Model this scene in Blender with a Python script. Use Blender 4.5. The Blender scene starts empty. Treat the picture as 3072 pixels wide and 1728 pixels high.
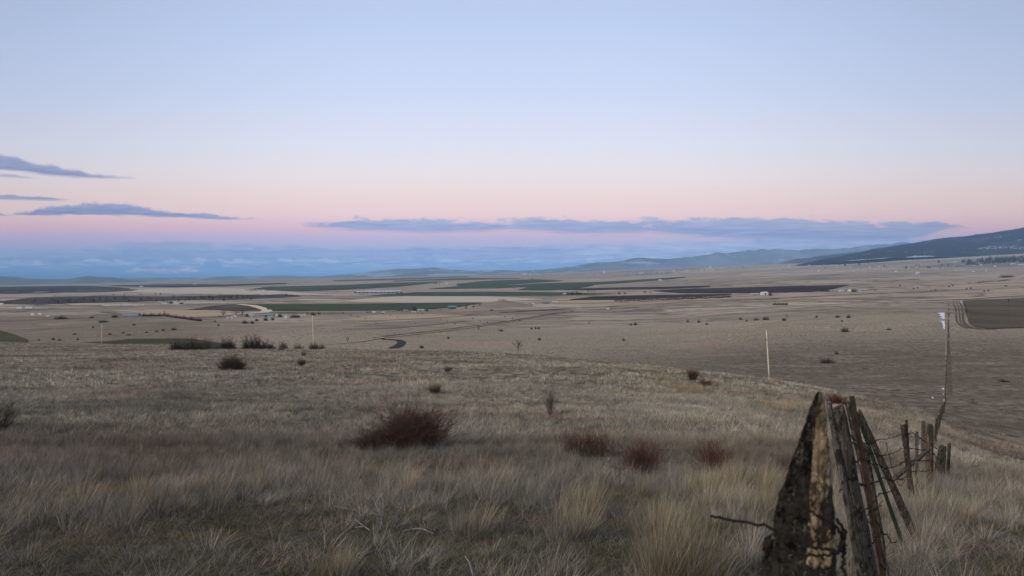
import bpy, math, random
import numpy as np
R = math.radians
sc = bpy.context.scene
col = sc.collection
F, CX, HY = 2048.0, 1536.0, 812.0           # focal length, centre column and horizon row in photo pixels

# ------------------------------------------------------------------ camera
cam = bpy.data.cameras.new('camera'); co = bpy.data.objects.new('camera', cam); col.objects.link(co)
cam.sensor_width = 36; cam.lens = 36 * F / 3072; co.rotation_euler = (R(90), 0, 0); co.location = (0, 0, 0)
cam.shift_y = -(864 - HY) / 3072
cam.clip_start = .05; cam.clip_end = 400000
cam.dof.use_dof = True; cam.dof.focus_distance = 10; cam.dof.aperture_fstop = 6.5
sc.camera = co
sc.view_settings.view_transform = 'Standard'; sc.view_settings.look = 'None'
sc.view_settings.exposure = 0.0; sc.view_settings.gamma = 1
sc.cycles.volume_bounces = 0
sc.cycles.max_bounces = 5; sc.cycles.diffuse_bounces = 2; sc.cycles.transparent_max_bounces = 8

# ------------------------------------------------------------------ node helpers
class NT:
    def __init__(s, tree):
        s.t = tree; s.n = tree.nodes; s.l = tree.links
    def put(s, sock, v):
        if isinstance(v, bpy.types.NodeSocket): s.l.new(v, sock)
        elif v is not None:
            try: sock.default_value = v
            except Exception:
                sock.default_value = (*v, 1.0)
    def m(s, op, a, b=None, c=None, clamp=False):
        n = s.n.new('ShaderNodeMath'); n.operation = op; n.use_clamp = clamp
        s.put(n.inputs[0], a); s.put(n.inputs[1], b); s.put(n.inputs[2], c); return n.outputs[0]
    def noise(s, vec, scale, detail=2, rough=.5, dim='3D', dist=0):
        n = s.n.new('ShaderNodeTexNoise'); n.noise_dimensions = dim
        s.put(n.inputs['Vector'], vec); n.inputs['Scale'].default_value = scale
        n.inputs['Detail'].default_value = detail; n.inputs['Roughness'].default_value = rough
        n.inputs['Distortion'].default_value = dist
        return n.outputs['Fac']
    def ss(s, x, a, b, lo=0., hi=1.):
        n = s.n.new('ShaderNodeMapRange'); n.interpolation_type = 'SMOOTHSTEP'
        s.put(n.inputs[0], x); s.put(n.inputs[1], a); s.put(n.inputs[2], b)
        s.put(n.inputs[3], lo); s.put(n.inputs[4], hi); return n.outputs[0]
    def mix(s, f, a, b, mode='MIX'):
        n = s.n.new('ShaderNodeMix'); n.data_type = 'RGBA'; n.blend_type = mode
        s.put(n.inputs[0], f); s.put(n.inputs[6], a); s.put(n.inputs[7], b); return n.outputs[2]
    def vmul(s, v, k, off=(0, 0, 0)):
        n = s.n.new('ShaderNodeMapping'); s.put(n.inputs[0], v); n.inputs[3].default_value = k; n.inputs[1].default_value = off
        return n.outputs[0]
    def comb(s, x, y, z):
        n = s.n.new('ShaderNodeCombineXYZ'); s.put(n.inputs[0], x); s.put(n.inputs[1], y); s.put(n.inputs[2], z); return n.outputs[0]
    def curve(s, x, pts, lo, hi):
        """piecewise curve of x (photo columns) -> y, both normalised inside"""
        n = s.n.new('ShaderNodeFloatCurve'); xs = [p[0] for p in pts]; x0, x1 = min(xs), max(xs)
        cv = n.mapping.curves[0]
        q = [((p[0] - x0) / (x1 - x0), (p[1] - lo) / (hi - lo)) for p in pts]
        cv.points[0].location = q[0]; cv.points[1].location = q[-1]
        for a in q[1:-1]: cv.points.new(*a)
        n.mapping.update()
        t = s.m('DIVIDE', s.m('SUBTRACT', x, x0), x1 - x0, clamp=True)
        s.put(n.inputs[1], t)
        return s.m('MULTIPLY_ADD', n.outputs[0], hi - lo, lo)
    def ramp(s, x, stops, interp='LINEAR'):
        n = s.n.new('ShaderNodeValToRGB'); cr = n.color_ramp; cr.interpolation = interp
        while len(cr.elements) < len(stops): cr.elements.new(.5)
        for e, (p, c) in zip(cr.elements, stops): e.position = p; e.color = (*c, 1)
        s.put(n.inputs[0], x); return n.outputs[0]

def lin(r, g, b):
    f = lambda v: (v / 255 / 12.92) if v / 255 <= .04045 else ((v / 255 + .055) / 1.055) ** 2.4
    return (f(r), f(g), f(b))

# ------------------------------------------------------------------ world: clear dusk sky, Venus belt, low cloud
W = bpy.data.worlds.new('World'); sc.world = W; W.use_nodes = True
W.cycles.sampling_method = 'MANUAL'; W.cycles.sample_map_resolution = 512
w = NT(W.node_tree); w.n.clear()
tc = w.n.new('ShaderNodeTexCoord'); sep = w.n.new('ShaderNodeSeparateXYZ'); w.l.new(tc.outputs['Generated'], sep.inputs[0])
dx, dy, dz = sep.outputs
hyp = w.m('SQRT', w.m('ADD', w.m('MULTIPLY', dx, dx), w.m('MULTIPLY', dy, dy)))
ay = w.m('MAXIMUM', dy, w.m('MULTIPLY', hyp, .7))
tt = w.m('DIVIDE', dz, ay)                                   # tangent of elevation
ux = w.m('MULTIPLY_ADD', w.m('DIVIDE', dx, ay), 2048, 1536)  # azimuth, in photo columns
vy = w.m('MULTIPLY_ADD', tt, -2048, 812)                     # elevation, in photo rows (812 = horizon)
base = w.ramp(w.m('DIVIDE', w.m('SUBTRACT', 1000, vy), 1200, clamp=True), [
    (0.0, lin(90, 120, 170)), (.125, lin(105, 148, 205)), (.17, lin(130, 165, 212)), (.205, lin(150, 168, 212)),
    (.24, lin(183, 176, 208)), (.265, lin(213, 184, 202)), (.30, lin(228, 204, 208)), (.345, lin(233, 214, 213)),
    (.40, lin(230, 223, 228)), (.47, lin(222, 224, 238)), (.58, lin(207, 218, 243)), (.75, lin(192, 209, 241)),
    (.90, lin(183, 199, 231)), (1.0, lin(175, 192, 226))])
# brighter to the middle of this view, dimmer to the sides
side = w.ss(w.m('ABSOLUTE', w.m('SUBTRACT', ux, 1500)), 250, 1750, 1.0, .80)
nvec = w.comb(w.m('MULTIPLY', ux, .001), w.m('MULTIPLY', vy, .001), 0)
def cloud(colr, top, bot, c_hi, c_lo, nstr, nsc, soft_t, soft_b, op, seed, stretch=2.6):
    nsc = nsc * 2.3; stretch = stretch * .62
    v = w.vmul(nvec, (nsc, nsc * stretch, 1), (seed, seed * 1.7, seed))
    nz = w.m('SUBTRACT', w.noise(v, 1.0, 7, .62), .5)
    nz2 = w.m('SUBTRACT', w.noise(w.vmul(nvec, (nsc * .7, nsc * stretch * 3.5, 1), (seed + 9, 3, 1)), 1.6, 7, .66), .5)
    y = w.m('MULTIPLY_ADD', nz, nstr * 2.9, vy)
    tp = w.curve(ux, top, 400, 900); bt = w.curve(ux, bot, 400, 900)
    a = w.ss(w.m('SUBTRACT', y, tp), 0, soft_t)
    y2 = w.m('MULTIPLY_ADD', nz2, nstr * 1.1, vy)
    b = w.ss(w.m('SUBTRACT', bt, y2), 0, soft_b)
    h = w.m('DIVIDE', w.m('SUBTRACT', y2, tp), w.m('MAXIMUM', w.m('SUBTRACT', bt, tp), 12), clamp=True)
    h = w.m('MULTIPLY_ADD', nz2, 2.2, h, clamp=True)
    c = w.mix(h, c_hi, c_lo)
    return w.mix(w.m('MULTIPLY', w.m('MULTIPLY', a, b), op), colr, c)
X0, X1 = -400, 3500
c = base
# faint upper wisps over the band
c = cloud(c, [(X0, 730), (0, 752), (300, 738), (500, 726), (700, 730), (1000, 738), (1500, 738), (1800, 730), (2200, 712), (2800, 715), (3000, 740), (X1, 745)],
          [(X0, 835), (0, 832), (800, 832), (1700, 826), (2600, 790), (X1, 790)], lin(146, 166, 208), lin(118, 152, 206), 26, 4.2, 16, 40, .85, 3.1)
c = cloud(c, [(X0, 745), (0, 756), (500, 744), (1000, 744), (1500, 738), (2000, 742), (2500, 735), (3000, 735), (X1, 740)],
          [(X0, 760), (0, 768), (500, 764), (1000, 760), (1500, 758), (2000, 760), (2500, 755), (X1, 752)], lin(158, 176, 214), lin(108, 140, 192), 22, 5.5, 12, 14, .85, 7.7)
c = cloud(c, [(X0, 860), (1500, 860), (1750, 742), (2000, 716), (2300, 706), (2700, 704), (2900, 722), (3050, 760), (X1, 790)],
          [(X0, 780), (1700, 790), (2000, 800), (2600, 790), (X1, 770)], lin(168, 182, 216), lin(128, 156, 206), 20, 5.0, 26, 30, .85, 21.3, 2.9)
c = cloud(c, [(X0, 776), (300, 782), (900, 778), (1500, 770), (2200, 776), (X1, 776)],
          [(X0, 812), (700, 806), (1500, 802), (X1, 800)], lin(158, 182, 220), lin(112, 148, 206), 44, 5.2, 14, 16, .75, 12.3, 3.5)
c = cloud(c, [(X0, 830), (340, 830), (375, 812), (430, 802), (500, 804), (560, 803), (610, 812), (640, 828), (X1, 830)],
          [(X0, 810), (340, 812), (400, 821), (600, 822), (640, 812), (X1, 810)], lin(164, 178, 214), lin(126, 152, 202), 14, 14, 8, 8, .8, 4.3, 1.8)
c = cloud(c, [(X0, 700), (860, 690), (920, 668), (1060, 650), (1350, 655), (1480, 660), (1620, 649), (1900, 654), (2050, 652), (2250, 646), (2450, 652), (2600, 664), (2700, 660), (2800, 658), (2900, 678), (X1, 700)],
          [(X0, 660), (860, 680), (1000, 694), (1400, 704), (1560, 698), (1750, 708), (1950, 706), (2150, 720), (2400, 724), (2700, 726), (2880, 690), (X1, 670)],
          lin(158, 176, 209), lin(120, 148, 198), 30, 4.6, 16, 18, .86, 1.4, 5.0)
c = cloud(c, [(X0, 575), (0, 580), (150, 584), (260, 600), (X1, 640)], [(X0, 606), (0, 604), (150, 606), (250, 598), (X1, 560)],
          lin(160, 170, 204), lin(134, 152, 196), 14, 6, 8, 10, .85, 2.1)
c = cloud(c, [(X0, 640), (0, 638), (120, 620), (350, 606), (480, 628), (600, 638), (780, 658), (900, 690), (X1, 720)],
          [(X0, 646), (0, 650), (300, 648), (550, 656), (780, 662), (900, 650), (X1, 600)], lin(156, 168, 204), lin(120, 142, 192), 16, 6, 10, 8, .92, 5.5)
c = cloud(c, [(X0, 430), (0, 462), (130, 486), (250, 508), (380, 526), (460, 540), (600, 580), (X1, 700)],
          [(X0, 500), (0, 514), (180, 534), (330, 540), (450, 539), (600, 520), (X1, 480)], lin(164, 172, 206), lin(134, 148, 194), 14, 5, 14, 12, .92, 6.6)
c = cloud(c, [(X0, 516), (0, 518), (80, 526), (160, 540), (X1, 640)], [(X0, 536), (0, 534), (100, 538), (160, 534), (X1, 500)],
          lin(176, 182, 212), lin(150, 164, 204), 8, 7, 8, 8, .7, 8.8)
front = w.mix(1.0, c, w.comb(side, side, side), 'MULTIPLY')
# the sky above is given as it looks from the ground; divide out the haze that lies in front of it
HD, HTOP, HS, HS2 = 3.3e-5, 1500.0, (.17, .255, .455), (.17, .27, .475)
Lp = w.m('MINIMUM', w.m('DIVIDE', 56000.0, w.m('MAXIMUM', dy, .25)), w.m('DIVIDE', HTOP, w.m('MAXIMUM', dz, .001)))
Tr = w.m('EXPONENT', w.m('MULTIPLY', Lp, -HD)); iT = w.m('SUBTRACT', 1.0, Tr)
sc_add = w.mix(1.0, w.comb(iT, iT, iT), w.mix(w.ss(tt, 0, .08), (*HS, 1), (*HS2, 1)), 'MULTIPLY')
front = w.mix(1.0, front, sc_add, 'SUBTRACT'); rT = w.m('DIVIDE', 1.0, Tr)
vm = w.n.new('ShaderNodeVectorMath'); vm.operation = 'SCALE'; w.put(vm.inputs[0], front); w.put(vm.inputs[3], rT)
vm2 = w.n.new('ShaderNodeVectorMath'); vm2.operation = 'MAXIMUM'; w.l.new(vm.outputs[0], vm2.inputs[0]); front = vm2.outputs[0]
sky = w.n.new('ShaderNodeTexSky'); sky.sky_type = 'NISHITA'; sky.sun_disc = False
sky.sun_elevation = R(4); sky.sun_rotation = R(200); sky.dust_density = 1.5
bk = w.mix(1.0, sky.outputs[0], (.10, .10, .10, 1), 'MULTIPLY')     # the afterglow side, at strength .1
bk = w.mix(.5, bk, front)
hemi = w.ss(dy, -.55, .25)
fin = w.mix(hemi, bk, front)
bg = w.n.new('ShaderNodeBackground'); w.put(bg.inputs[0], fin); bg.inputs[1].default_value = 1.0
wo = w.n.new('ShaderNodeOutputWorld'); w.l.new(bg.outputs[0], wo.inputs[0])

# soft afterglow from behind the camera
sl = bpy.data.lights.new('sun', 'SUN'); sl.energy = 2.4; sl.angle = R(24); sl.color = (1, .86, .66)
so = bpy.data.objects.new('sun', sl); col.objects.link(so)
so.rotation_euler = (R(60), 0, R(-52))

# ------------------------------------------------------------------ terrain function
T = {
 -500: [(23,1335),(60,1195),(120,1105),(220,1048),(330,1018),(420,1040),(600,1055),(900,1012),(1300,958),(1800,925),(2500,905),(3500,890),(5000,880),(8000,868),(12000,862),(20000,860),(45000,850)],
 0:    [(23,1335),(60,1195),(120,1105),(220,1050),(320,1022),(420,1045),(600,1058),(900,1012),(1300,958),(1800,925),(2500,905),(3500,890),(5000,878),(8000,865),(12000,859),(20000,857),(45000,850)],
 500:  [(23,1338),(60,1190),(120,1105),(220,1056),(290,1038),(380,1062),(500,1060),(650,1032),(900,985),(1150,958),(1500,938),(2200,912),(3500,890),(5500,873),(9000,859),(14000,850),(20000,846),(45000,842)],
 1000: [(23,1340),(60,1185),(120,1108),(180,1070),(250,1044),(330,1064),(440,1054),(520,1040),(700,1008),(1000,970),(1500,935),(2300,905),(3500,884),(5500,866),(9000,850),(14000,839),(20000,834),(45000,832)],
 1536: [(23,1340),(60,1185),(100,1120),(150,1080),(215,1049),(280,1068),(400,1056),(480,1044),(650,1015),(900,985),(1300,955),(2000,925),(3000,900),(5000,872),(8000,849),(12000,834),(20000,824),(45000,822)],
 2000: [(23,1345),(60,1195),(100,1135),(140,1104),(180,1087),(230,1112),(330,1100),(420,1075),(600,1030),(850,992),(1200,960),(1700,925),(2500,895),(4000,862),(6500,838),(10000,820),(15000,809),(22000,804),(45000,812)],
 2305: [(12,1475),(23,1355),(60,1215),(90,1165),(125,1133),(165,1160),(230,1150),(300,1110),(400,1060),(550,1010),(800,968),(1200,930),(1800,900),(2600,878),(4000,850),(6500,823),(10000,802),(15000,792),(22000,792),(45000,812)],
 2500: [(12,1478),(23,1368),(45,1262),(70,1200),(95,1163),(130,1190),(190,1180),(260,1136),(360,1080),(500,1022),(700,975),(1000,940),(1500,910),(2300,885),(4000,848),(6500,815),(10000,790),(15000,786),(45000,812)],
 2750: [(12,1480),(22,1400),(40,1315),(60,1262),(80,1220),(110,1232),(150,1212),(220,1150),(320,1080),(450,1025),(650,975),(900,938),(1300,912),(2000,890),(2800,870),(4500,835),(7000,800),(9500,780),(15000,780),(45000,812)],
 3072: [(12,1490),(22,1430),(30,1440),(45,1415),(80,1330),(130,1240),(200,1160),(300,1085),(430,1032),(620,988),(900,950),(1300,915),(1800,890),(2300,872),(3000,858),(4500,828),(7000,787),(9000,760),(12000,760),(45000,812)],
 3600: [(12,1490),(22,1435),(30,1440),(45,1415),(80,1330),(130,1240),(200,1160),(300,1085),(430,1032),(620,985),(900,945),(1300,905),(1800,880),(2300,862),(3000,845),(4500,812),(7000,770),(9000,742),(12000,742),(45000,812)],
}
LY0, LY1, NL = math.log(1.0), math.log(46000.0), 900
lg = np.linspace(LY0, LY1, NL)
pxs = sorted(T)
rows = []
for p in pxs:
    kn = [(1.0, .19), (6.0, .19)] + [(y, (v - HY) / F - 1.6 / y) for y, v in T[p]]
    a = np.array(kn); rows.append(np.interp(lg, np.log(a[:, 0]), a[:, 1]))
rows = np.array(rows)
ug = np.linspace((-500 - CX) / F, (3600 - CX) / F, 240)
tab = np.array([np.interp(ug, (np.array(pxs) - CX) / F, rows[:, j]) for j in range(NL)]).T   # [u, l]
def gsm(a, sig, ax):
    n = int(sig * 3) + 1; k = np.exp(-.5 * (np.arange(-n, n + 1) / sig) ** 2); k /= k.sum()
    pad = [(0, 0), (0, 0)]; pad[ax] = (n, n); b = np.pad(a, pad, 'edge')
    return np.apply_along_axis(lambda v: np.convolve(v, k, 'valid'), ax, b)
tab = gsm(gsm(tab, 4.5, 1), 8, 0)
def hash2(ix, iy):
    h = (ix.astype(np.int64) * 374761393 + iy.astype(np.int64) * 668265263) & 0xffffffff
    h = ((h ^ (h >> 13)) * 1274126177) & 0xffffffff
    return ((h ^ (h >> 16)) & 0xffff) / 65535.0
def vn(x, y):
    x0 = np.floor(x); y0 = np.floor(y); fx = x - x0; fy = y - y0
    fx = fx * fx * fx * (fx * (fx * 6 - 15) + 10); fy = fy * fy * fy * (fy * (fy * 6 - 15) + 10)
    a = hash2(x0, y0); b = hash2(x0 + 1, y0); c_ = hash2(x0, y0 + 1); d = hash2(x0 + 1, y0 + 1)
    return (a + (b - a) * fx + (c_ - a) * fy + (a - b - c_ + d) * fx * fy) * 2 - 1
def H(X, Y, rough=True):
    X = np.asarray(X, float); Y = np.asarray(Y, float)
    Rr = np.hypot(X, Y); Ye = np.maximum(np.maximum(Y, .6 * Rr), 1.01)
    u = np.clip(X / Ye, ug[0], ug[-1]); l = np.clip(np.log(Ye), LY0, LY1)
    fu = (u - ug[0]) / (ug[1] - ug[0]); fl = (l - LY0) / (lg[1] - lg[0])
    iu = np.clip(fu.astype(int), 0, len(ug) - 2); il = np.clip(fl.astype(int), 0, NL - 2)
    fu = fu - iu; fl = fl - il
    k = (tab[iu, il] * (1 - fu) + tab[iu + 1, il] * fu) * (1 - fl) + (tab[iu, il + 1] * (1 - fu) + tab[iu + 1, il + 1] * fu) * fl
    z = -1.6 - k * np.maximum(Y, -60)
    if rough:
        for L, am, n0 in ((1.3, .03, 0), (4., .12, 4), (14., .36, 20), (55., 1.1, 90), (190., 4.2, 450), (700., 9.0, 2500)):
            wgt = np.clip((Rr - n0) / (n0 + 1.), 0, 1) * np.clip(3 - Rr / (L * 18), 0, 1)
            z = z + am * wgt * vn(X / L + 17.3 * L, Y / (L * 1.0) + 3.1)
    return z
_ly = np.exp(np.linspace(math.log(1.2), math.log(44000), 6000))
def at(px, py, ymin=0, dz=0.):
    u = (px - CX) / F; m = _ly > ymin; Y = _ly[m]
    p = HY - F * H(u * Y, Y) / Y
    i = int(np.argmax(p <= py)) if (p <= py).any() else len(Y) - 1
    if i > 0:
        f = (p[i - 1] - py) / max(p[i - 1] - p[i], 1e-9); y = Y[i - 1] + (Y[i] - Y[i - 1]) * min(max(f, 0), 1)
    else: y = Y[0]
    return np.array([u * y, y, float(H(u * y, y)) + dz])
def pt(px, py, Y): return np.array([(px - CX) / F * Y, Y, -(py - HY) / F * Y])

# ------------------------------------------------------------------ object helpers
def mesh_obj(name, V, Fc, mat, parent=None, smooth=False):
    me = bpy.data.meshes.new(name)
    V = np.asarray(V, float)
    if isinstance(Fc, np.ndarray):
        n, k = Fc.shape
        me.vertices.add(len(V)); me.vertices.foreach_set('co', V.ravel())
        me.loops.add(n * k); me.loops.foreach_set('vertex_index', Fc.astype(np.int32).ravel())
        me.polygons.add(n); me.polygons.foreach_set('loop_start', np.arange(0, n * k, k, dtype=np.int32))
        me.polygons.foreach_set('loop_total', np.full(n, k, dtype=np.int32)); me.update(calc_edges=True)
    else:
        me.from_pydata(V.tolist(), [], Fc)
    if smooth: me.polygons.foreach_set('use_smooth', [True] * len(me.polygons))
    if mat: me.materials.append(mat)
    o = bpy.data.objects.new(name, me); col.objects.link(o)
    if parent: o.parent = parent
    return o
def tag(o, label=None, cat=None, group=None, kind=None):
    for k, v in (('label', label), ('category', cat), ('group', group), ('kind', kind)):
        if v: o[k] = v
    return o
def empty(name, loc, rz=0, s=1):
    o = bpy.data.objects.new(name, None); o.location = loc; o.rotation_euler = (0, 0, rz); o.scale = (s, s, s) if not hasattr(s, '__len__') else s
    o.empty_display_size = .2; col.objects.link(o); return o
class MB:
    def __init__(s): s.v = []; s.f = []
    def tube(s, P, r, n=3, cap=False, tw=0., ry=1.):
        P = [np.array(p, float) for p in P]; b0 = len(s.v); m = len(P)
        rr = r if hasattr(r, '__len__') else [r] * m
        for i in range(m):
            d = P[min(i + 1, m - 1)] - P[max(i - 1, 0)]; d = d / (np.linalg.norm(d) + 1e-9)
            a = np.cross(d, (0.31, .95, .05) if abs(d[1]) < .9 else (1, 0, 0)); a /= np.linalg.norm(a) + 1e-9; b = np.cross(d, a)
            for k in range(n):
                t = 2 * math.pi * k / n + tw
                s.v.append(P[i] + a * math.cos(t) * rr[i] + b * math.sin(t) * rr[i] * ry)
        for i in range(m - 1):
            for k in range(n):
                k2 = (k + 1) % n
                s.f.append((b0 + i * n + k, b0 + i * n + k2, b0 + (i + 1) * n + k2, b0 + (i + 1) * n + k))
        if cap: s.f.append(tuple(b0 + k for k in range(n))[::-1]); s.f.append(tuple(b0 + (m - 1) * n + k for k in range(n)))
    def box(s, x0, x1, y0, y1, z0, z1):
        b = len(s.v)
        s.v += [np.array(p, float) for p in ((x0,y0,z0),(x1,y0,z0),(x1,y1,z0),(x0,y1,z0),(x0,y0,z1),(x1,y0,z1),(x1,y1,z1),(x0,y1,z1))]
        s.f += [tuple(b + i for i in q) for q in ((0,3,2,1),(4,5,6,7),(0,1,5,4),(1,2,6,5),(2,3,7,6),(3,0,4,7))]
    def poly(s, pts):
        b = len(s.v); s.v += [np.array(p, float) for p in pts]; s.f.append(tuple(range(b, b + len(pts))))
    def build(s, name, mat, parent=None, smooth=False): return mesh_obj(name, s.v, s.f, mat, parent, smooth)

# ------------------------------------------------------------------ materials
def mat(name, fn, rough=.9, spec=.15):
    m = bpy.data.materials.new(name); m.use_nodes = True; t = NT(m.node_tree)
    b = t.n['Principled BSDF']; b.inputs['Roughness'].default_value = rough
    b.inputs['Specular IOR Level'].default_value = spec
    g = t.n.new('ShaderNodeNewGeometry'); pos = g.outputs['Position']
    r = fn(t, pos, b)
    t.put(b.inputs['Base Color'], r)
    return m
def flat(name, c, var=.25, sc_=1.0, rough=.85, spec=.2):
    def fn(t, pos, b):
        tc = t.n.new('ShaderNodeTexCoord').outputs['Object']
        n = t.noise(tc, sc_, 4, .6)
        return t.mix(t.ss(n, .3, .7), tuple(x * (1 - var) for x in c) + (1,), tuple(min(1, x * (1 + var)) for x in c) + (1,))
    return mat(name, fn, rough, spec)

def ground_fn(t, pos, b):
    sp = t.n.new('ShaderNodeSeparateXYZ'); t.put(sp.inputs[0], pos); x, y, z = sp.outputs
    dist = t.m('SQRT', t.m('ADD', t.m('MULTIPLY', x, x), t.m('MULTIPLY', y, y)))
    # near: thatch over brown soil with moss
    n1 = t.noise(pos, 9, 5, .7); n2 = t.noise(pos, .8, 4, .6); n3 = t.noise(pos, .25, 3, .55)
    near = t.mix(t.ss(n1, .35, .7), (.05, .040, .028, 1), (.13, .10, .072, 1))
    near = t.mix(t.m('MULTIPLY', t.ss(n2, .52, .66), .75), near, (.050, .062, .020, 1))
    # dry pasture: clumps, drifts of grey, tan and a little green
    a1 = t.noise(t.vmul(pos, (1, .55, 1)), .55, 6, .72); a2 = t.noise(t.vmul(pos, (.35, 1, 1)), .05, 5, .6); a3 = t.noise(t.vmul(pos, (.5, 1, 1), (40, 9, 0)), .012, 4, .55)
    past = t.mix(t.ss(a1, .36, .64), (.15, .125, .085, 1), (.46, .39, .285, 1))
    past = t.mix(t.m('MULTIPLY', t.ss(a2, .5, .68), .45), past, (.20, .19, .125, 1))
    past = t.mix(t.m('MULTIPLY', t.ss(a3, .48, .64), .4), past, (.38, .27, .21, 1))
    # far fields: broad drifts and long bands
    f1 = t.noise(t.vmul(pos, (.35, 1, 1)), .0035, 6, .6); f2 = t.noise(t.vmul(pos, (.25, 1, 1), (900, 0, 0)), .0011, 5, .6)
    f3 = t.noise(t.vmul(pos, (.5, 1, 1)), .02, 6, .7)
    far = t.mix(t.ss(f1, .38, .62), (.28, .23, .175, 1), (.52, .43, .33, 1))
    far = t.mix(t.m('MULTIPLY', t.ss(f2, .46, .6), .6), far, (.42, .31, .225, 1))
    far = t.mix(t.m('MULTIPLY', t.ss(f3, .45, .7), .6), far, (.19, .16, .13, 1))
    f4 = t.noise(t.vmul(pos, (.06, 1, 1), (300, 70, 0)), .012, 5, .65)
    far = t.mix(t.m('MULTIPLY', t.ss(f4, .52, .64), .45), far, (.25, .20, .165, 1))
    f5 = t.noise(t.vmul(pos, (.08, 1, 1), (100, 870, 0)), .009, 4, .6)
    far = t.mix(t.m('MULTIPLY', t.ss(f5, .55, .65), .4), far, (.56, .46, .36, 1))
    # gully brush: thin dark winding lines where a noise crosses its middle
    gq = t.noise(t.vmul(pos, (.45, 1, 1), (77, 31, 0)), .0042, 5, .62); gl = t.m('ABSOLUTE', t.m('SUBTRACT', gq, .5))
    far = t.mix(t.m('MULTIPLY', t.ss(gl, .030, .006), .75), far, (.12, .10, .082, 1))
    gq2 = t.noise(t.vmul(pos, (.3, 1, 1), (7, 301, 0)), .011, 4, .6); gl2 = t.m('ABSOLUTE', t.m('SUBTRACT', gq2, .52))
    far = t.mix(t.m('MULTIPLY', t.m('MULTIPLY', t.ss(gl2, .03, .006), .6), t.ss(dist, 3500, 1200)), far, (.15, .125, .10, 1))
    vo = t.n.new('ShaderNodeTexVoronoi'); t.put(vo.inputs[0], t.vmul(pos, (.35, 1, 1))); vo.inputs['Scale'].default_value = .0011
    vsep = t.n.new('ShaderNodeSeparateColor'); t.l.new(vo.outputs['Color'], vsep.inputs[0])
    patch = t.ramp(vsep.outputs[0], [(0, (.48, .38, .29)), (.3, (.36, .29, .22)), (.55, (.42, .30, .23)), (.75, (.25, .21, .17)), (.92, (.14, .145, .11))], 'CONSTANT')
    far = t.mix(t.m('MULTIPLY', t.ss(dist, 3500, 6500), .55), far, patch)
    ab0 = t.n.new('ShaderNodeAttribute'); ab0.attribute_name = 'beyond'
    past = t.mix(t.m('MULTIPLY', t.m('SUBTRACT', 1.0, ab0.outputs['Fac']), .62), past, t.mix(t.ss(a1, .36, .64), (.075, .066, .045, 1), (.20, .17, .12, 1)))
    r = t.mix(t.ss(dist, 12, 45), near, past)
    r = t.mix(t.ss(dist, 550, 1500), r, far)
    ab = t.n.new('ShaderNodeAttribute'); ab.attribute_name = 'beyond'; asb = t.n.new('ShaderNodeAttribute'); asb.attribute_name = 'scrubby'
    s1 = t.noise(t.vmul(pos, (.6, 1, 1)), .045, 6, .68); s2 = t.noise(t.vmul(pos, (.7, 1, 1)), .5, 5, .7)
    scr = t.mix(t.ss(s1, .38, .62), (.115, .10, .068, 1), (.28, .22, .17, 1)); scr = t.mix(t.ss(s2, .45, .62), scr, (.085, .072, .055, 1))
    r = t.mix(t.m('MULTIPLY', t.m('MULTIPLY', ab.outputs['Fac'], asb.outputs['Fac']), t.ss(s1, .30, .52, .45, 1.)), r, scr)
    bp = t.n.new('ShaderNodeBump'); bp.inputs['Strength'].default_value = .7; bp.inputs['Distance'].default_value = .35
    t.put(bp.inputs['Height'], t.m('MULTIPLY', a1, t.ss(dist, 1200, 300))); t.l.new(bp.outputs[0], b.inputs['Normal'])
    return r
M_ground = mat('dry_pasture', ground_fn, 1, 0)
def field_mat(name, c1, c2, s1=.01, st=(.2, 1, 1), amt=1., speck=None):
    def fn(t, pos, b):
        n = t.noise(t.vmul(pos, st), s1, 6, .65)
        r = t.mix(t.m('MULTIPLY', t.ss(n, .35, .68), amt), (*c1, 1), (*c2, 1))
        if speck:
            n2 = t.noise(t.vmul(pos, (.4, 1, 1)), speck[0], 5, .7); r = t.mix(t.ss(n2, speck[1], speck[1] + .08), r, (*speck[2], 1))
        return r
    return mat(name, fn, 1, 0)
M_green = field_mat('winter_wheat', (.055, .078, .045), (.085, .105, .062), .006, (.12, 1, 1))
M_green2 = field_mat('sparse_wheat', (.075, .095, .06), (.12, .125, .085), .004)
M_plow = field_mat('ploughed_soil', (.040, .033, .032), (.075, .060, .052), .008, (.12, 1, 1))
M_olive = field_mat('olive_stubble', (.10, .08, .055), (.145, .118, .085), .02)
M_olived = field_mat('dark_olive_field', (.066, .066, .036), (.10, .095, .05), .03)  # dark olive colour of the field itself
M_stub = field_mat('orange_stubble', (.40, .29, .20), (.48, .36, .25), .01)
M_pale = field_mat('pale_stubble', (.50, .42, .32), (.58, .49, .38), .01)
M_brush = field_mat('brushy_gorge', (.055, .048, .045), (.15, .125, .105), .012, (.35, 1, 1), 1, (.02, .5, (.035, .034, .034)))
M_gravel = field_mat('pale_gravel', (.62, .50, .37), (.70, .58, .44), .05)
M_asph = field_mat('asphalt', (.05, .05, .05), (.075, .072, .068), .1)
M_verge = field_mat('ditch_brush', (.12, .105, .08), (.22, .19, .14), .05)
M_snow = field_mat('snow', (.66, .70, .78), (.76, .80, .86), .5)
M_yard = field_mat('snowy_ground', (.40, .41, .44), (.58, .6, .64), .02)
M_bank = field_mat('grassy_bank', (.24, .20, .15), (.34, .28, .21), .8)
M_scrub = field_mat('knoll_scrub', (.22, .18, .145), (.32, .26, .20), .02)
M_rut = field_mat('bare_rut', (.10, .083, .06), (.17, .14, .10), .3)
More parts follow.
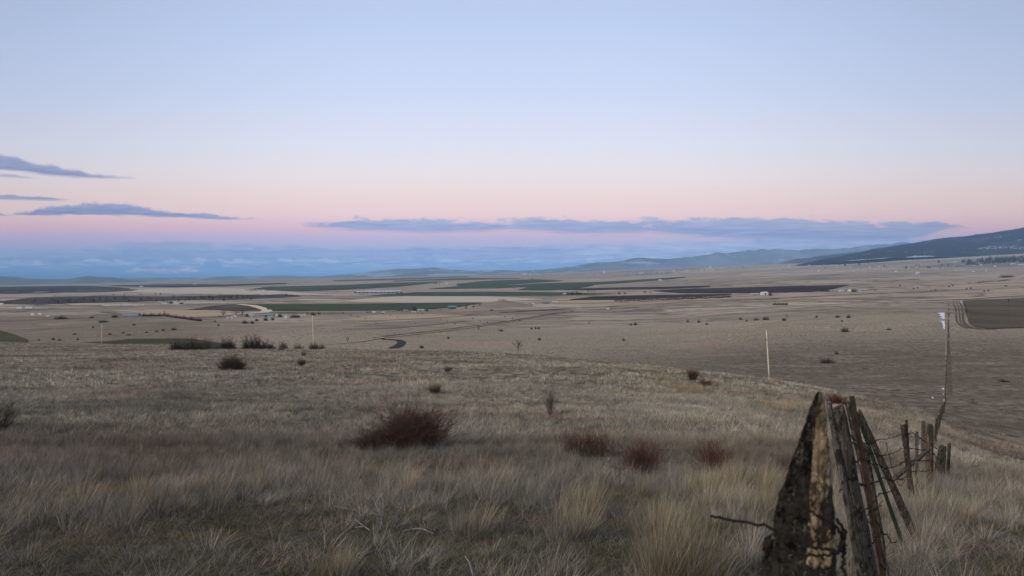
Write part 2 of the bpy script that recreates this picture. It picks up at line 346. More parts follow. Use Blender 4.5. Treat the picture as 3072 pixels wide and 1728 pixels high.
def hill_mat(name, c1, c2, snow, s1, thr):
    def fn(t, pos, b):
        n = t.noise(t.vmul(pos, (1, 1, 2)), s1, 6, .7); r = t.mix(t.ss(n, .4, .62), (*c1, 1), (*c2, 1))
        n2 = t.noise(t.vmul(pos, (.6, 1, 4), (7000, 300, 0)), s1 * 1.4, 6, .65)
        return t.mix(t.ss(n2, thr, thr + .05), r, (*snow, 1))
    return mat(name, fn, 1, 0)
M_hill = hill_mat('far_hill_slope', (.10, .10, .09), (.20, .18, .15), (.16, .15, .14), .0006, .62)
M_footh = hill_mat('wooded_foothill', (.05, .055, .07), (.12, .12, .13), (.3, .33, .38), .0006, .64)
M_range = hill_mat('hazed_forest_range', (.17, .20, .27), (.26, .30, .37), (.5, .55, .62), .0006, .64)  # forest colour paled towards blue, distance haze painted into the slope
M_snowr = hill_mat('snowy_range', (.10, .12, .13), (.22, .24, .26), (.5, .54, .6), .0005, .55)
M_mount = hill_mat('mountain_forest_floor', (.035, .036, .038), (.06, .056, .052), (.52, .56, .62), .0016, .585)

# ------------------------------------------------------------------ ground sheet
uu = np.linspace(-.86, .86, 820)
edge = np.tan(np.linspace(math.atan(.86), R(88), 26))[1:]
uu = np.concatenate([-edge[::-1], uu, edge])
th = np.arctan(uu)
th = np.concatenate([th, np.linspace(th[-1], th[0] + 2 * math.pi, 40)[1:-1]])
rg = np.concatenate([[0.0], np.exp(np.linspace(math.log(.6), math.log(46000), 860))])
TH, RG = np.meshgrid(th, rg)                                   # rows by radius
CT = np.where(np.abs(np.tan(TH)) < .861, np.cos(TH), math.cos(math.atan(.86))); CT = np.where(np.cos(TH) <= 0, math.cos(math.atan(.86)), CT)
RR = RG / CT
X = np.sin(TH) * RR; Y = np.cos(TH) * RR
Z = H(X, Y)
V = np.stack([X, Y, Z], -1).reshape(-1, 3)
nr, nc = X.shape
ii, jj = np.meshgrid(np.arange(nr - 1), np.arange(nc), indexing='ij')
a = ii * nc + jj; b = ii * nc + (jj + 1) % nc
Fq = np.stack([a, b, b + nc, a + nc], -1).reshape(-1, 4)[:, ::-1]
gr = tag(mesh_obj('ground', V, Fq, M_ground, smooth=True), kind='structure')
def crest(u): return np.interp(u * F + CX, [-500, 0, 500, 1000, 1536, 2000, 2305, 2500, 2750, 3072, 3600], [332, 322, 293, 253, 219, 184, 130, 99, 83, 24, 24])
def beyond(X, Y):
    Ye = np.maximum(Y, 1.); u = np.clip(X / Ye, -1.2, 1.2); return np.clip((Y - crest(u)) / (.06 * crest(u)), 0, 1) * (Y > 0)
bz = gr.data.attributes.new('beyond', 'FLOAT', 'POINT'); bz.data.foreach_set('value', beyond(V[:, 0], V[:, 1]).astype(np.float32))
def blob(cx, cy, sx, sy): return np.exp(-.5 * (((V[:, 0] - cx) / sx) ** 2 + ((V[:, 1] - cy) / sy) ** 2))
u_ = V[:, 0] / np.maximum(V[:, 1], 1.)
drk = np.clip((u_ - .0) / .35, 0, 1) * np.clip((620 - V[:, 1]) / 250, 0, 1)          # darker, greener turf of the facing slope at right
drk = np.maximum(drk, .7 * np.clip((.0 - u_ - .35) / .15, 0, 1) * np.clip((1700 - V[:, 1]) / 400, 0, 1) * (V[:, 1] > 330))
dz_a = gr.data.attributes.new('scrubby', 'FLOAT', 'POINT'); dz_a.data.foreach_set('value', drk.astype(np.float32))

# ------------------------------------------------------------------ sheets laid on the ground
def sheet(name, top, bot, mt, ymin=350, rows_=14, kind='structure', off=1.6, step=6, taper=0):
    x0 = max(top[0][0], bot[0][0]); x1 = min(top[-1][0], bot[-1][0])
    xs = np.linspace(x0, x1, max(3, int((x1 - x0) / step) + 1))
    tp = np.interp(xs, *zip(*top)); bt = np.interp(xs, *zip(*bot))
    if taper:
        k_ = np.clip(np.minimum(xs - x0, x1 - xs) / ((x1 - x0) * taper), 0, 1) ** .7; mid = tp * .3 + bt * .7
        tp = mid + (tp - mid) * k_; bt = mid + (bt - mid) * k_
    V = []
    for x, t_, b_ in zip(xs, tp, bt):
        A = at(x, b_, ymin); B = at(x, max(t_, 0), ymin)
        for r_ in range(rows_ + 1):
            f = r_ / rows_; q = A * (1 - f) + B * f
            q[2] = float(H(q[0], q[1])) + (.0003 * q[1] + .03) * off
            V.append(q)
    n = rows_ + 1; fs = [(i * n + j, (i + 1) * n + j, (i + 1) * n + j + 1, i * n + j + 1) for i in range(len(xs) - 1) for j in range(rows_)]
    return tag(mesh_obj(name, V, fs, mt), kind=kind)
def ribbon(name, pts, width, mt, ymin=350, off=2.2, dens=6, kind='structure'):
    P = []
    for (a_, b_) in zip(pts[:-1], pts[1:]):
        n = max(1, int(math.hypot(b_[0] - a_[0], b_[1] - a_[1]) / dens))
        for i in range(n): P.append(at(a_[0] + (b_[0] - a_[0]) * i / n, a_[1] + (b_[1] - a_[1]) * i / n, ymin))
    P.append(at(*pts[-1], ymin)); P = np.array(P)
    if len(P) > 6:
        for _ in range(2): P[1:-1] = (P[:-2] + 2 * P[1:-1] + P[2:]) / 4
    V = []
    for i, p in enumerate(P):
        d = P[min(i + 1, len(P) - 1)] - P[max(i - 1, 0)]; n_ = np.array([-d[1], d[0], 0]); n_ /= np.linalg.norm(n_) + 1e-9
        for s_ in (-1, 0, 1):
            q = p + n_ * s_ * width / 2; q[2] = float(H(q[0], q[1])) + (.0003 * q[1] + .03) * off; V.append(q)
    fs = [(i * 3 + j, (i + 1) * 3 + j, (i + 1) * 3 + j + 1, i * 3 + j + 1) for i in range(len(P) - 1) for j in (0, 1)]
    return tag(mesh_obj(name, V, fs, mt), kind=kind)

sheet('wheat_field', [(740,913),(1000,913),(1300,910),(1445,909)], [(740,914),(775,920),(800,927),(808,934),(1180,933),(1300,927),(1380,921),(1445,910)], M_green, 1000)
sheet('wheat_field', [(1100,888),(1250,877),(1500,876),(1700,878),(1850,882)], [(1100,888.5),(1400,889),(1670,887),(1850,882.5)], M_green, 1500)
sheet('wheat_field', [(1370,852),(1450,844),(1500,841),(1600,839),(1650,840),(1690,843)], [(1370,857),(1450,858),(1550,853),(1600,849),(1690,843.5)], M_green, 1500)
sheet('wheat_field', [(1286,867),(1380,858.5),(1560,855),(1600,851.5),(1700,848),(1800,846),(1900,841),(2000,834),(2060,831)], [(1286,867.5),(1500,865),(1560,862),(1700,858),(1780,855),(1860,850),(1950,843),(2020,837),(2060,832)], M_green, 1500)
sheet('wheat_field', [(1555,870),(1585,862),(1620,860),(1780,856)], [(1555,871),(1650,871),(1730,867),(1780,857)], M_green, 1500)
sheet('wheat_field', [(735,871),(800,861),(1024,856),(1150,850),(1330,845)], [(735,872),(900,874),(1024,870),(1100,866),(1200,860),(1330,845.6)], M_green, 1500)
sheet('wheat_field', [(160,873),(300,866),(360,866),(420,870)], [(160,878),(300,877),(420,871)], M_green2, 1500)
sheet('wheat_field', [(1180,843),(1400,834),(1560,836)], [(1180,845),(1400,840),(1560,837)], M_green2, 1500)
sheet('wheat_field', [(1000,842),(1200,836),(1400,829)], [(1000,844),(1200,839),(1400,830.5)], M_green2, 1500)
sheet('sown_field', [(250,1026),(300,1022),(400,1017),(520,1016),(700,1017)], [(250,1029),(400,1037),(520,1046),(700,1050)], M_olived, 420, taper=.3)
sheet('ploughed_field', [(-60,862),(0,861),(240,858),(300,860),(390,866)], [(-60,881),(0,881),(90,882),(230,876),(390,868)], M_plow, 1500)
sheet('ploughed_field', [(330,857),(520,853),(680,854),(860,849)], [(330,858),(520,863),(680,859),(860,852)], M_plow, 1500)
sheet('ploughed_field', [(1690,869),(1770,865),(1900,862),(2048,860),(2130,858)], [(1690,870),(1750,871),(2000,867),(2130,861)], M_plow, 1500)
sheet('ploughed_field', [(1710,899),(1780,890),(1900,887),(2048,884),(2195,882)], [(1710,900),(1800,900),(1900,900),(1960,896),(2100,891),(2195,884)], M_plow, 1500)
sheet('ploughed_field', [(1960,873),(2048,868),(2400,858),(2500,856),(2545,855)], [(1960,874),(2048,880),(2200,880),(2430,877),(2500,868),(2545,856)], M_plow, 1500)
sheet('sown_field', [(2888,904),(2900,903),(3072,897),(3200,893)], [(2888,906),(2900,950),(2915,975),(2960,988),(3072,984),(3200,978)], M_olive, 400, 24, off=3.0, step=4)
sheet('ploughed_field', [(560,927),(650,917),(700,914),(740,916),(780,925),(795,932)], [(560,930),(700,933),(795,933)], M_brush, 1000, taper=.3)
sheet('ploughed_field', [(-120,985),(0,992),(40,1003),(84,1020)], [(-120,1040),(0,1035),(84,1030)], M_olived, 450)
sheet('gorge', [(-60,908),(0,905),(100,893),(300,888),(500,890),(700,886),(860,882),(905,889)], [(-60,914),(0,912),(120,914),(250,909),(400,906),(560,900),(700,899),(850,893),(905,889.6)], M_brush, 1500)
sheet('stubble_field', [(330,935),(450,929),(700,932),(800,938)], [(330,942),(550,953),(650,950),(800,941)], M_stub, 1000, taper=.3)
sheet('stubble_field', [(1030,889),(1400,889.5),(1640,889)], [(1030,911),(1420,908),(1640,903)], M_pale, 1500, taper=.3)
sheet('stubble_field', [(1024,948),(1150,944),(1400,942)], [(1024,968),(1150,962),(1400,950)], M_stub, 800, taper=.3)
sheet('stubble_field', [(1620,902),(1850,901),(2030,897)], [(1620,911),(1850,909),(2030,901)], M_stub, 1500, taper=.3)
0 and sheet('stubble_field', [(2300,815),(2700,806),(3100,798)], [(2300,850),(2700,843),(3100,836)], M_pale, 2500, taper=.3)
sheet('stubble_field', [(366,869),(420,860),(700,866),(1000,880)], [(366,882),(700,884),(1000,889)], M_pale, 2500, taper=.3)
sheet('scrub_strip', [(1024,977),(1200,965),(1400,955)], [(1024,992),(1200,984),(1400,966)], M_scrub, 700, taper=.3)
ribbon('gravel_road', [(718,914),(760,918),(785,925),(803,931),(806,935),(795,938),(735,941),(700,943)], 22, M_gravel, 1000)
ribbon('gravel_road', [(808,936),(1000,936),(1190,934)], 10, M_gravel, 1000)
ribbon('paved_road', [(1125,1014),(1150,1018),(1185,1020),(1206,1024),(1209,1029),(1198,1037),(1180,1046)], 7, M_asph, 430)
ribbon('farm_road', [(700,1060),(840,1046),(960,1036),(1080,1026),(1140,1015),(1250,1003),(1400,985),(1560,962),(1650,946),(1720,936),(1830,928),(2048,907)], 4, M_stub, 430)
ribbon('ditch', [(1150,1010),(1250,1000),(1400,982),(1560,959),(1650,943),(1720,934)], 9, M_verge, 430)
ribbon('ditch', [(1500,938),(1700,927),(1900,917),(2048,908)], 16, M_verge, 800)
ribbon('farm_track', [(2048,903),(2300,897),(2600,882),(3072,862)], 14, M_verge, 800)
ribbon('farm_track', [(2048,923),(2400,917),(2700,910),(2880,905),(3000,900),(3150,893)], 10, M_verge, 600)
ribbon('farm_track', [(2700,903),(2900,897),(3000,890),(3150,882)], 18, M_pale, 600)
for dx_, w_ in ((0, 1.6), (10, 1.3), (20, 2.2), (38, 2.6)):
    ribbon('wheel_rut', [(2858 + dx_ * 1.05, 907), (2868 + dx_, 930), (2868 + dx_, 955), (2872 + dx_, 972), (2895 + dx_, 985), (2950 + dx_, 990)], w_, M_rut, 400)
ribbon('grassy_bank', [(2838,905),(2837,940),(2836,985),(2838,1040),(2839,1080)], .9, M_bank, 130, .6)
for hx, hy, hl, sl in ((2180,812,90,-5),(2330,806,120,-6),(2480,800,140,-2),(2600,812,160,-6),(2250,824,150,-9),(2420,829,110,-5),(2700,801,130,-4),(2860,797,150,-3),(2050,842,120,-6),(2130,852,60,-3),(2560,794,80,-3),(2760,812,100,-3),(2900,806,130,-4),(2280,846,200,-10),
        (1750,835,140,-5),(1600,832,120,-3),(1480,838,90,-3),(1060,846,150,-5),(900,858,130,-4),(650,862,150,-3),(1200,856,70,-3),(2330,790,60,-2),(1900,828,110,-4),(640,878,160,-2),(150,890,180,-3),(60,930,160,-2),(240,925,160,-3),(300,938,120,2),(2600,846,160,-8),(2900,850,130,-10)):
    ribbon('hedgerow', [(hx, hy), (hx + hl * .4, hy + sl * .4 + 1), (hx + hl, hy + sl)], 18 if hy < 870 else 9, M_brush, 800, dens=12)
# snow lying in the lee of the fence
rs = random.Random(4)
def snow(cx, cy, wpx, hpx, ymin, seed):
    r_ = random.Random(seed); V = []; n = 14
    for i in range(n + 1):
        y = cy - hpx / 2 + hpx * i / n
        V.append(at(cx - wpx * (.3 + .7 * r_.random()) * (1 - .5 * i / n), y, ymin)); V.append(at(cx, y, ymin))
    V = [v + np.array([0, 0, .12 + .0002 * v[1]]) for v in V]
    return tag(mesh_obj('snow_patch', V, [(2 * i, 2 * i + 1, 2 * i + 3, 2 * i + 2) for i in range(n)], M_snow), kind='structure')
snow(2834, 948, 26, 19, 350, 1); snow(2834, 968, 18, 10, 350, 2); snow(2835, 980, 12, 14, 350, 3)
snow(2887, 907, 9, 6, 350, 5); snow(2832, 1168, 9, 6, 100, 6); snow(2831, 1184, 6, 3, 100, 7); snow(2800, 1195, 9, 5, 60, 8); snow(2836, 1203, 11, 6, 60, 9)

# ------------------------------------------------------------------ far hills and ranges
def ridge(name, Y0, top, base, depth, mt, amp=.12, seed=1, x0=None, nx=300, ny=26):
    xs = np.linspace(top[0][0], top[-1][0], nx); tp = np.interp(xs, *zip(*top)); k = np.hanning(9); k /= k.sum()
    tp = np.convolve(np.pad(tp, 4, 'edge'), k, 'valid')
    bs = np.interp(xs, *zip(*base)) if hasattr(base, '__len__') else np.full(nx, base)
    V = []
    for j in range(ny):
        f = j / (ny - 1) * 1.6
        Yj = Y0 + depth * f
        g = math.sin(min(f, 1) * math.pi / 2) if f <= 1 else math.cos((f - 1) / .6 * math.pi / 2) ** 1
        zt = -(tp - HY) / F * (Y0 + depth); zb = -(bs - HY) / F * Y0 - 30
        Xw = (xs - CX) / F * Yj
        hgt = np.maximum(zt - zb, 0)
        nz = vn(Xw / (depth * .35) + seed * 9, np.full(nx, Yj / (depth * .5))) + .5 * vn(Xw / (depth * .13) + seed, np.full(nx, Yj / (depth * .2))) + .25 * vn(Xw / (depth * .05) + seed, np.full(nx, Yj / (depth * .08)))
        z = zb + hgt * (g + amp * nz * math.sin(min(f, 1.0) * math.pi * .82))
        V.append(np.stack([Xw, np.full(nx, Yj), z], -1))
    V = np.array(V).reshape(-1, 3)
    i_, j_ = np.meshgrid(np.arange(ny - 1), np.arange(nx - 1), indexing='ij'); a_ = i_ * nx + j_
    return tag(mesh_obj(name, V, np.stack([a_, a_ + 1, a_ + nx + 1, a_ + nx], -1).reshape(-1, 4), mt, smooth=True), kind='structure'), V.reshape(ny, nx, 3)
ridge('hills', 21000, [(-600,836),(-200,829),(0,829),(50,831),(85,837),(130,838),(200,838),(240,831),(265,826),(290,830),(345,832),(380,838),(450,845),(620,851)], 858, 3000, M_hill, .1, 2)
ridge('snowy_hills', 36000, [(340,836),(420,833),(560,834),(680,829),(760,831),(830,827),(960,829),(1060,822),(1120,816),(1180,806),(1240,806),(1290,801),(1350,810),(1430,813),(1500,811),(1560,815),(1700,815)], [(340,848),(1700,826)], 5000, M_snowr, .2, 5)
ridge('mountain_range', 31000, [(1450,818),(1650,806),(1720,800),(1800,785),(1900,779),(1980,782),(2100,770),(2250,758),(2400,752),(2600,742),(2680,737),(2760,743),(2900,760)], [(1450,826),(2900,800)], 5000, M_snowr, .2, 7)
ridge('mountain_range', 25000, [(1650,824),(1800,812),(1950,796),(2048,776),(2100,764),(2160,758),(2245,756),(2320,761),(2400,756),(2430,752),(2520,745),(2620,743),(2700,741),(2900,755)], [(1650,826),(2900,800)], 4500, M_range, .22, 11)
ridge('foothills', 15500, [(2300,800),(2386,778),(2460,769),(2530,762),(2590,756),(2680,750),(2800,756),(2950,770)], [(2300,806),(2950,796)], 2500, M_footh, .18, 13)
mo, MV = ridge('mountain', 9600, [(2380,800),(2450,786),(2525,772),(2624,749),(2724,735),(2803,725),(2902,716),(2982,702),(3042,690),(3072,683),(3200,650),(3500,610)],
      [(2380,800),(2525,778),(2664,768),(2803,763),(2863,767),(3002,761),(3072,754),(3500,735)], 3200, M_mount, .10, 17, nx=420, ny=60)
# conifer forest standing on the mountain: one mass nobody could count
fr = np.random.default_rng(3)
vs = []; N = 26000
ny_, nx_ = MV.shape[:2]
cnt = 0
gi = fr.integers(1, int(ny_ * .64), N * 2); gj = fr.integers(0, nx_ - 1, N * 2)
fa = fr.random(N * 2); fb = fr.random(N * 2)
P = MV[gi, gj] * (1 - fa)[:, None] + MV[gi, gj + 1] * fa[:, None]; P2 = MV[gi + 1, gj] * (1 - fa)[:, None] + MV[gi + 1, gj + 1] * fa[:, None]
P = P * (1 - fb)[:, None] + P2 * fb[:, None]
clr = vn(P[:, 0] / 420 + 5, P[:, 1] / 700) + .5 * vn(P[:, 0] / 130, P[:, 1] / 200)
P = P[clr < .50][:N]
h = 16 + 16 * fr.random(len(P)); r0 = h * .24
ang = fr.random(len(P)) * 6.28
VV = [P + np.stack([0 * h, 0 * h, h], -1)]
for k in range(4): VV.append(P + np.stack([np.cos(ang + k * math.pi / 2) * r0, np.sin(ang + k * math.pi / 2) * r0, -4 + 0 * h], -1))
VV = np.stack(VV, 1).reshape(-1, 3); bi = np.arange(len(P)) * 5
FF = np.concatenate([np.stack([bi + 1 + k, bi + 1 + (k + 1) % 4, bi], -1) for k in range(4)])
M_con = flat('conifer_needles', (.024, .028, .031), .4, .05)
tag(mesh_obj('forest', VV, FF, M_con), 'dark conifer forest covering the snow-flecked mountainside at right', 'forest', kind='stuff')

# ------------------------------------------------------------------ haze
hz = MB(); hz.box(-60000, 60000, -3000, 56000, -1400, HTOP)
hm = bpy.data.materials.new('haze'); hm.use_nodes = True; hn = hm.node_tree; hn.nodes.clear()
pv = hn.nodes.new('ShaderNodeVolumePrincipled'); pv.inputs['Color'].default_value = (.44, .70, 1.0, 1); pv.inputs['Density'].default_value = HD
pv.inputs['Anisotropy'].default_value = 0.0
ho = hn.nodes.new('ShaderNodeOutputMaterial'); hn.links.new(pv.outputs[0], ho.inputs['Volume'])
tag(hz.build('haze', hm), kind='stuff', label='thin blue haze over the prairie and the far ranges', cat='haze')

# ------------------------------------------------------------------ plant builders
M_red = flat('red_twig_bark', (.098, .040, .033), .35, 3)
M_dark = flat('dark_twig_bark', (.062, .050, .042), .35, 3)
M_grey = flat('grey_twig_bark', (.15, .135, .12), .35, 3)
M_dead = flat('silvered_dead_wood', (.20, .19, .18), .3, 6)
M_stem = flat('old_stem_bark', (.055, .045, .038), .3, 6)
def branchy(mb, mb2, rng, p, d, L, r, depth, seg=4, curl=.25, kids=4, up=.15, spread=.6, droop=0., k0=.3):
    P = [np.array(p, float)]; d = np.array(d, float); d /= np.linalg.norm(d)
    for i in range(seg):
        d = d + np.array([rng.gauss(0, curl), rng.gauss(0, curl), rng.gauss(0, curl * .6) + up - droop * i]) * .5
        d /= np.linalg.norm(d); P.append(P[-1] + d * L / seg)
    rr = [r * (1 - .75 * i / seg) for i in range(seg + 1)]
    (mb if depth > 0 else mb2).tube(P, rr, 3)
    if depth > 0:
        for _ in range(kids):
            f = k0 + (1 - k0) * rng.random(); i = min(int(f * seg), seg - 1); q = P[i] + (P[i + 1] - P[i]) * (f * seg - i)
            dd = (P[i + 1] - P[i]) / np.linalg.norm(P[i + 1] - P[i]) + np.array([rng.gauss(0, spread), rng.gauss(0, spread), rng.gauss(0, spread * .5) + .15])
            branchy(mb, mb2, rng, q, dd, L * (.3 + .35 * rng.random()), r * .55, depth - 1, 3, curl, max(2, kids - 1), up, spread, droop)
def norm(mbs, w=1., h=1.):
    A = np.array([v for m in mbs for v in m.v]); mn = np.percentile(A, 1, 0); mx = np.percentile(A, 99, 0)
    cx, cy = (mn[0] + mx[0]) / 2, (mn[1] + mx[1]) / 2; sw = max(mx[0] - mn[0], 1e-6); sh = mx[2]
    for m in mbs: m.v = [np.array([(v[0] - cx) / sw * w, (v[1] - cy) / sw * w, v[2] / sh * h]) for v in m.v]
def bush_mb(seed, n, lobes=((0, 0, 1.),), tilt=.75, r=.008, kids=4, depth=1, up=.22, core=.28, curl=.25, thin=1.):
    rng = random.Random(seed); A, B = MB(), MB()
    for i in range(n):
        lx, ly, lh = lobes[i % len(lobes)]
        a = rng.random() * 6.28; q = rng.random() ** .5
        t = q * tilt * (0.7 + .6 * rng.random())
        p = (lx + math.cos(a) * q * core, ly + math.sin(a) * q * core, -.03)
        branchy(A, B, rng, p, (math.cos(a) * math.sin(t), math.sin(a) * math.sin(t), math.cos(t)), lh * (.45 + .6 * rng.random() ** .8), r, depth, 5, curl * 1.25, kids, up * .6, .95)
    return A, B
def plant(name, mbs, mats, loc, sc3, rz=0, names=('stems', 'twigs'), **kw):
    """an Empty at the base with its stems and twigs as parts; size is baked into the meshes"""
    root = empty(name, loc, rz)
    for nm, m, mt in zip(names, mbs, mats):
        m.v = [np.array([v[0] * sc3[0], v[1] * sc3[1], v[2] * sc3[2]]) for v in m.v]; m.build(nm, mt, root)
    return tag(root, **kw)
def base_size(px, py, w_, h_, ymin=0):
    p = at(px, py, ymin); k = p[1] / F; return p, w_ * k, h_ * k
# large bushes by the near rise
def big(px, py, w_, h_, label, seed, n, lobes, m1, m2, ymin=0, name='shrub', group=None, core=.28, tilt=.75, kids=5, r=.0055, depth=1, up=.22, dep=.75, Y=None, curl=.25, cat='bush'):
    p, W_, H_ = base_size(px, py, w_, h_, ymin)
    if Y: p = pt(px, py, Y); p[2] = float(H(p[0], p[1])); W_, H_ = w_ * Y / F, h_ * Y / F
    mbs = bush_mb(seed, n, lobes, tilt, r, kids, depth, up, core, curl); norm(mbs)
    return plant(name, mbs, (m1, m2), p, (W_, W_ * dep, H_), label=label, cat=cat, group=group)
G1 = 'red-stemmed wild rose thickets on the near slope'
big(1212, 1352, 290, 140, 'largest red-stemmed bush, tall on its right side with a lower left lobe', 1, 620,
    ((.25, 0, 1.15), (.1, .1, 1.05), (.42, .1, 1.), (-.1, .1, .8), (-.45, 0, .52), (-.7, .1, .5), (.3, -.1, 1.1)), M_stem, M_red, group=G1, core=.26, tilt=.66, curl=.4, r=.0065, kids=4, depth=2)
big(1760, 1368, 160, 88, 'low two-lobed red bush in the pale grass right of the largest one', 2, 260, ((-.4, 0, .75), (.45, 0, .65)), M_dark, M_red, group=G1, core=.3, tilt=.8)
big(1925, 1420, 130, 112, 'round red bush with a dark tangled base', 3, 300, ((0, 0, 1),), M_dark, M_red, group=G1, core=.22, tilt=1.0)
big(2140, 1416, 120, 104, 'loose open red bush with arching stems, left of the nearest fence post', 4, 210, ((0, 0, 1),), M_red, M_red, group=G1, core=.2, tilt=.9)
big(2372, 1436, 76, 88, 'thin sparse red bush half hidden by the nearest fence post', 5, 60, ((0, 0, 1),), M_red, M_red, group=G1, core=.2, tilt=.85)
big(1305, 1184, 42, 34, 'small compact red bush alone in mid slope above the largest bush', 6, 150, ((0, 0, 1),), M_dark, M_red, group=G1, r=.012, core=.25)
big(695, 1109, 84, 44, 'dark spreading bush on the slope near the left thicket', 7, 300, ((-.3, 0, .8), (.2, 0, 1), (.5, 0, .7)), M_stem, M_dark, tilt=1.2, kids=7, up=.05, group=G1, r=.014)
big(2075, 1139, 44, 34, 'rounded dark red bush just below the ridge, upper one of a close pair', 8, 150, ((0, 0, 1),), M_dark, M_red, group=G1, r=.014)
big(2116, 1161, 44, 25, 'low dark red bush, lower right one of a close pair below the ridge', 9, 130, ((0, 0, 1),), M_dark, M_red, group=G1, r=.014)
big(2508, 1219, 60, 40, 'dense dark red bush seen between the tops of the leaning posts', 10, 200, ((-.2, 0, 1), (.3, 0, .9)), M_red, M_red, group=G1, r=.014)
big(905, 1099, 26, 26, 'very small dark bush standing below the middle utility pole', 11, 90, ((0, 0, 1),), M_dark, M_dark, r=.02)
big(912, 1068, 22, 17, 'small grey-green bush above the very small dark one', 12, 70, ((0, 0, 1),), M_grey, M_grey, r=.02)
big(1343, 1116, 28, 18, 'small greyish bush in the open slope above the compact red one', 13, 90, ((0, 0, 1),), M_grey, M_dark, r=.018)
big(1650, 1246, 52, 96, 'tall narrow leafless shrub fanning upward from one dark base', 14, 46, ((0, 0, 1),), M_dark, M_grey, r=.007, core=.1, tilt=.42, kids=5, up=.3, depth=2, curl=.3)
big(-14, 1300, 150, 130, 'dark leafless bush cut by the left edge of the view', 15, 120, ((0, 0, 1),), M_dark, M_dark, core=.2, tilt=1.1, r=.006)
big(560, 1395, 150, 62, 'low dark weedy brush in the reddish grass at left', 16, 46, ((-.4, 0, .8), (.3, 0, .9)), M_dark, M_dark, core=.4, r=.003, tilt=.8)
big(1640, 1425, 66, 46, 'small dark weedy brush in the tall pale grass', 17, 40, ((0, 0, 1),), M_dark, M_dark, core=.2, r=.004, tilt=.8)
big(1808, 1450, 34, 70, 'single thin dark weed stalk with short side twigs', 18, 4, ((0, 0, 1),), M_dark, M_dark, core=.1, r=.006, tilt=.3, curl=.5)
big(1920, 1095, 70, 40, 'grey wispy brush on the rim of the near slope', 19, 30, ((-.5, 0, 1), (.5, 0, 1)), M_grey, M_grey, core=.5, r=.006, tilt=.4)
big(2700, 1640, 120, 110, 'dark tangle of dry weeds round the feet of the leaning posts', 31, 22, ((-.4, 0, .8), (.3, 0, .9)), M_dark, M_dark, core=.4, r=.004, tilt=.9, curl=.5)
big(2800, 1470, 70, 50, 'dry dark weeds at the foot of the peaked post', 32, 20, ((-.4, 0, .8), (.3, 0, .9)), M_dark, M_dark, core=.4, r=.004, tilt=.8, curl=.5)
big(2040, 1640, 60, 130, 'dark broken weed stems beside the golden bunch of grass', 33, 5, ((0, 0, 1),), M_dark, M_dark, core=.15, r=.004, tilt=.3, curl=.5)
# dead branches
rg_ = random.Random(8)
p, W_, H_ = base_size(990, 1385, 80, 75)
mbs = (MB(), MB())
for q in ((-.35, .9, -.1), (-.1, .6, -.3), (.35, .75, .7), (.3, .5, -.5)): branchy(*mbs, rg_, (q[0], 0, -.05), (q[2], .1, 1), q[1] * 1.2, .022, 1, 7, .9, 3, .05, .8)
norm(mbs); plant('dead_branch', mbs, (M_stem, M_stem), p, (W_, W_ * .5, H_), label='crooked black dead branches standing in the grass left of the largest bush', cat='branch')
p = at(1130, 1600); root = empty('fallen_branches', p); mbs = (MB(), MB())
def gp(x, y, up): q = at(x, y); return q - p + np.array([0, 0, up])
for pts, r_ in (([(1065,1572,.06),(1085,1586,.05),(1110,1598,.03)], .011), ([(1065,1592,.04),(1095,1592,.05)], .008), ([(1205,1606,.04),(1235,1600,.05),(1265,1600,.06),(1300,1608,.03)], .013), ([(1120,1520,.12),(1138,1560,.1),(1152,1600,.03)], .006),
              ([(1140,1600,.03),(1150,1560,.17),(1146,1535,.26)], .006), ([(1195,1490,.2),(1196,1510,.1)], .007), ([(1160,1590,.04),(1195,1560,.12),(1240,1525,.22)], .005), ([(1000,1535,.08),(1060,1552,.1),(1130,1566,.1)], .004), ([(1150,1575,.05),(1210,1560,.1),(1290,1540,.12)], .004)):
    mbs[0].tube([gp(*q) for q in pts], [r_ * (1 - .15 * i) for i in range(len(pts))], 5)
for _ in range(16):
    a = rg_.random() * 6.28; branchy(mbs[1], mbs[1], rg_, gp(1125 + rg_.random() * 70, 1572 + rg_.random() * 25, .03), (math.cos(a), math.sin(a), .5), .35, .003, 1, 4, .5, 3, .0, .6)
mbs[0].build('dead_wood', M_dead, root); mbs[1].build('twigs', M_stem, root)
sk_ = MB(); p2 = at(1400, 1712); sk_.tube([at(1395, 1700) - p2 + (0, 0, .1), at(1408, 1716) - p2 + (0, 0, .09), at(1420, 1740) - p2 + (0, 0, .03)], [.005, .009, .008], 5)
so_ = sk_.build('stick', M_dead); so_.location = p2; tag(so_, 'short silvered stick poking up at the bottom edge', 'stick')
tag(root, 'silvered fallen branches lying on the short turf at the bottom', 'branches')

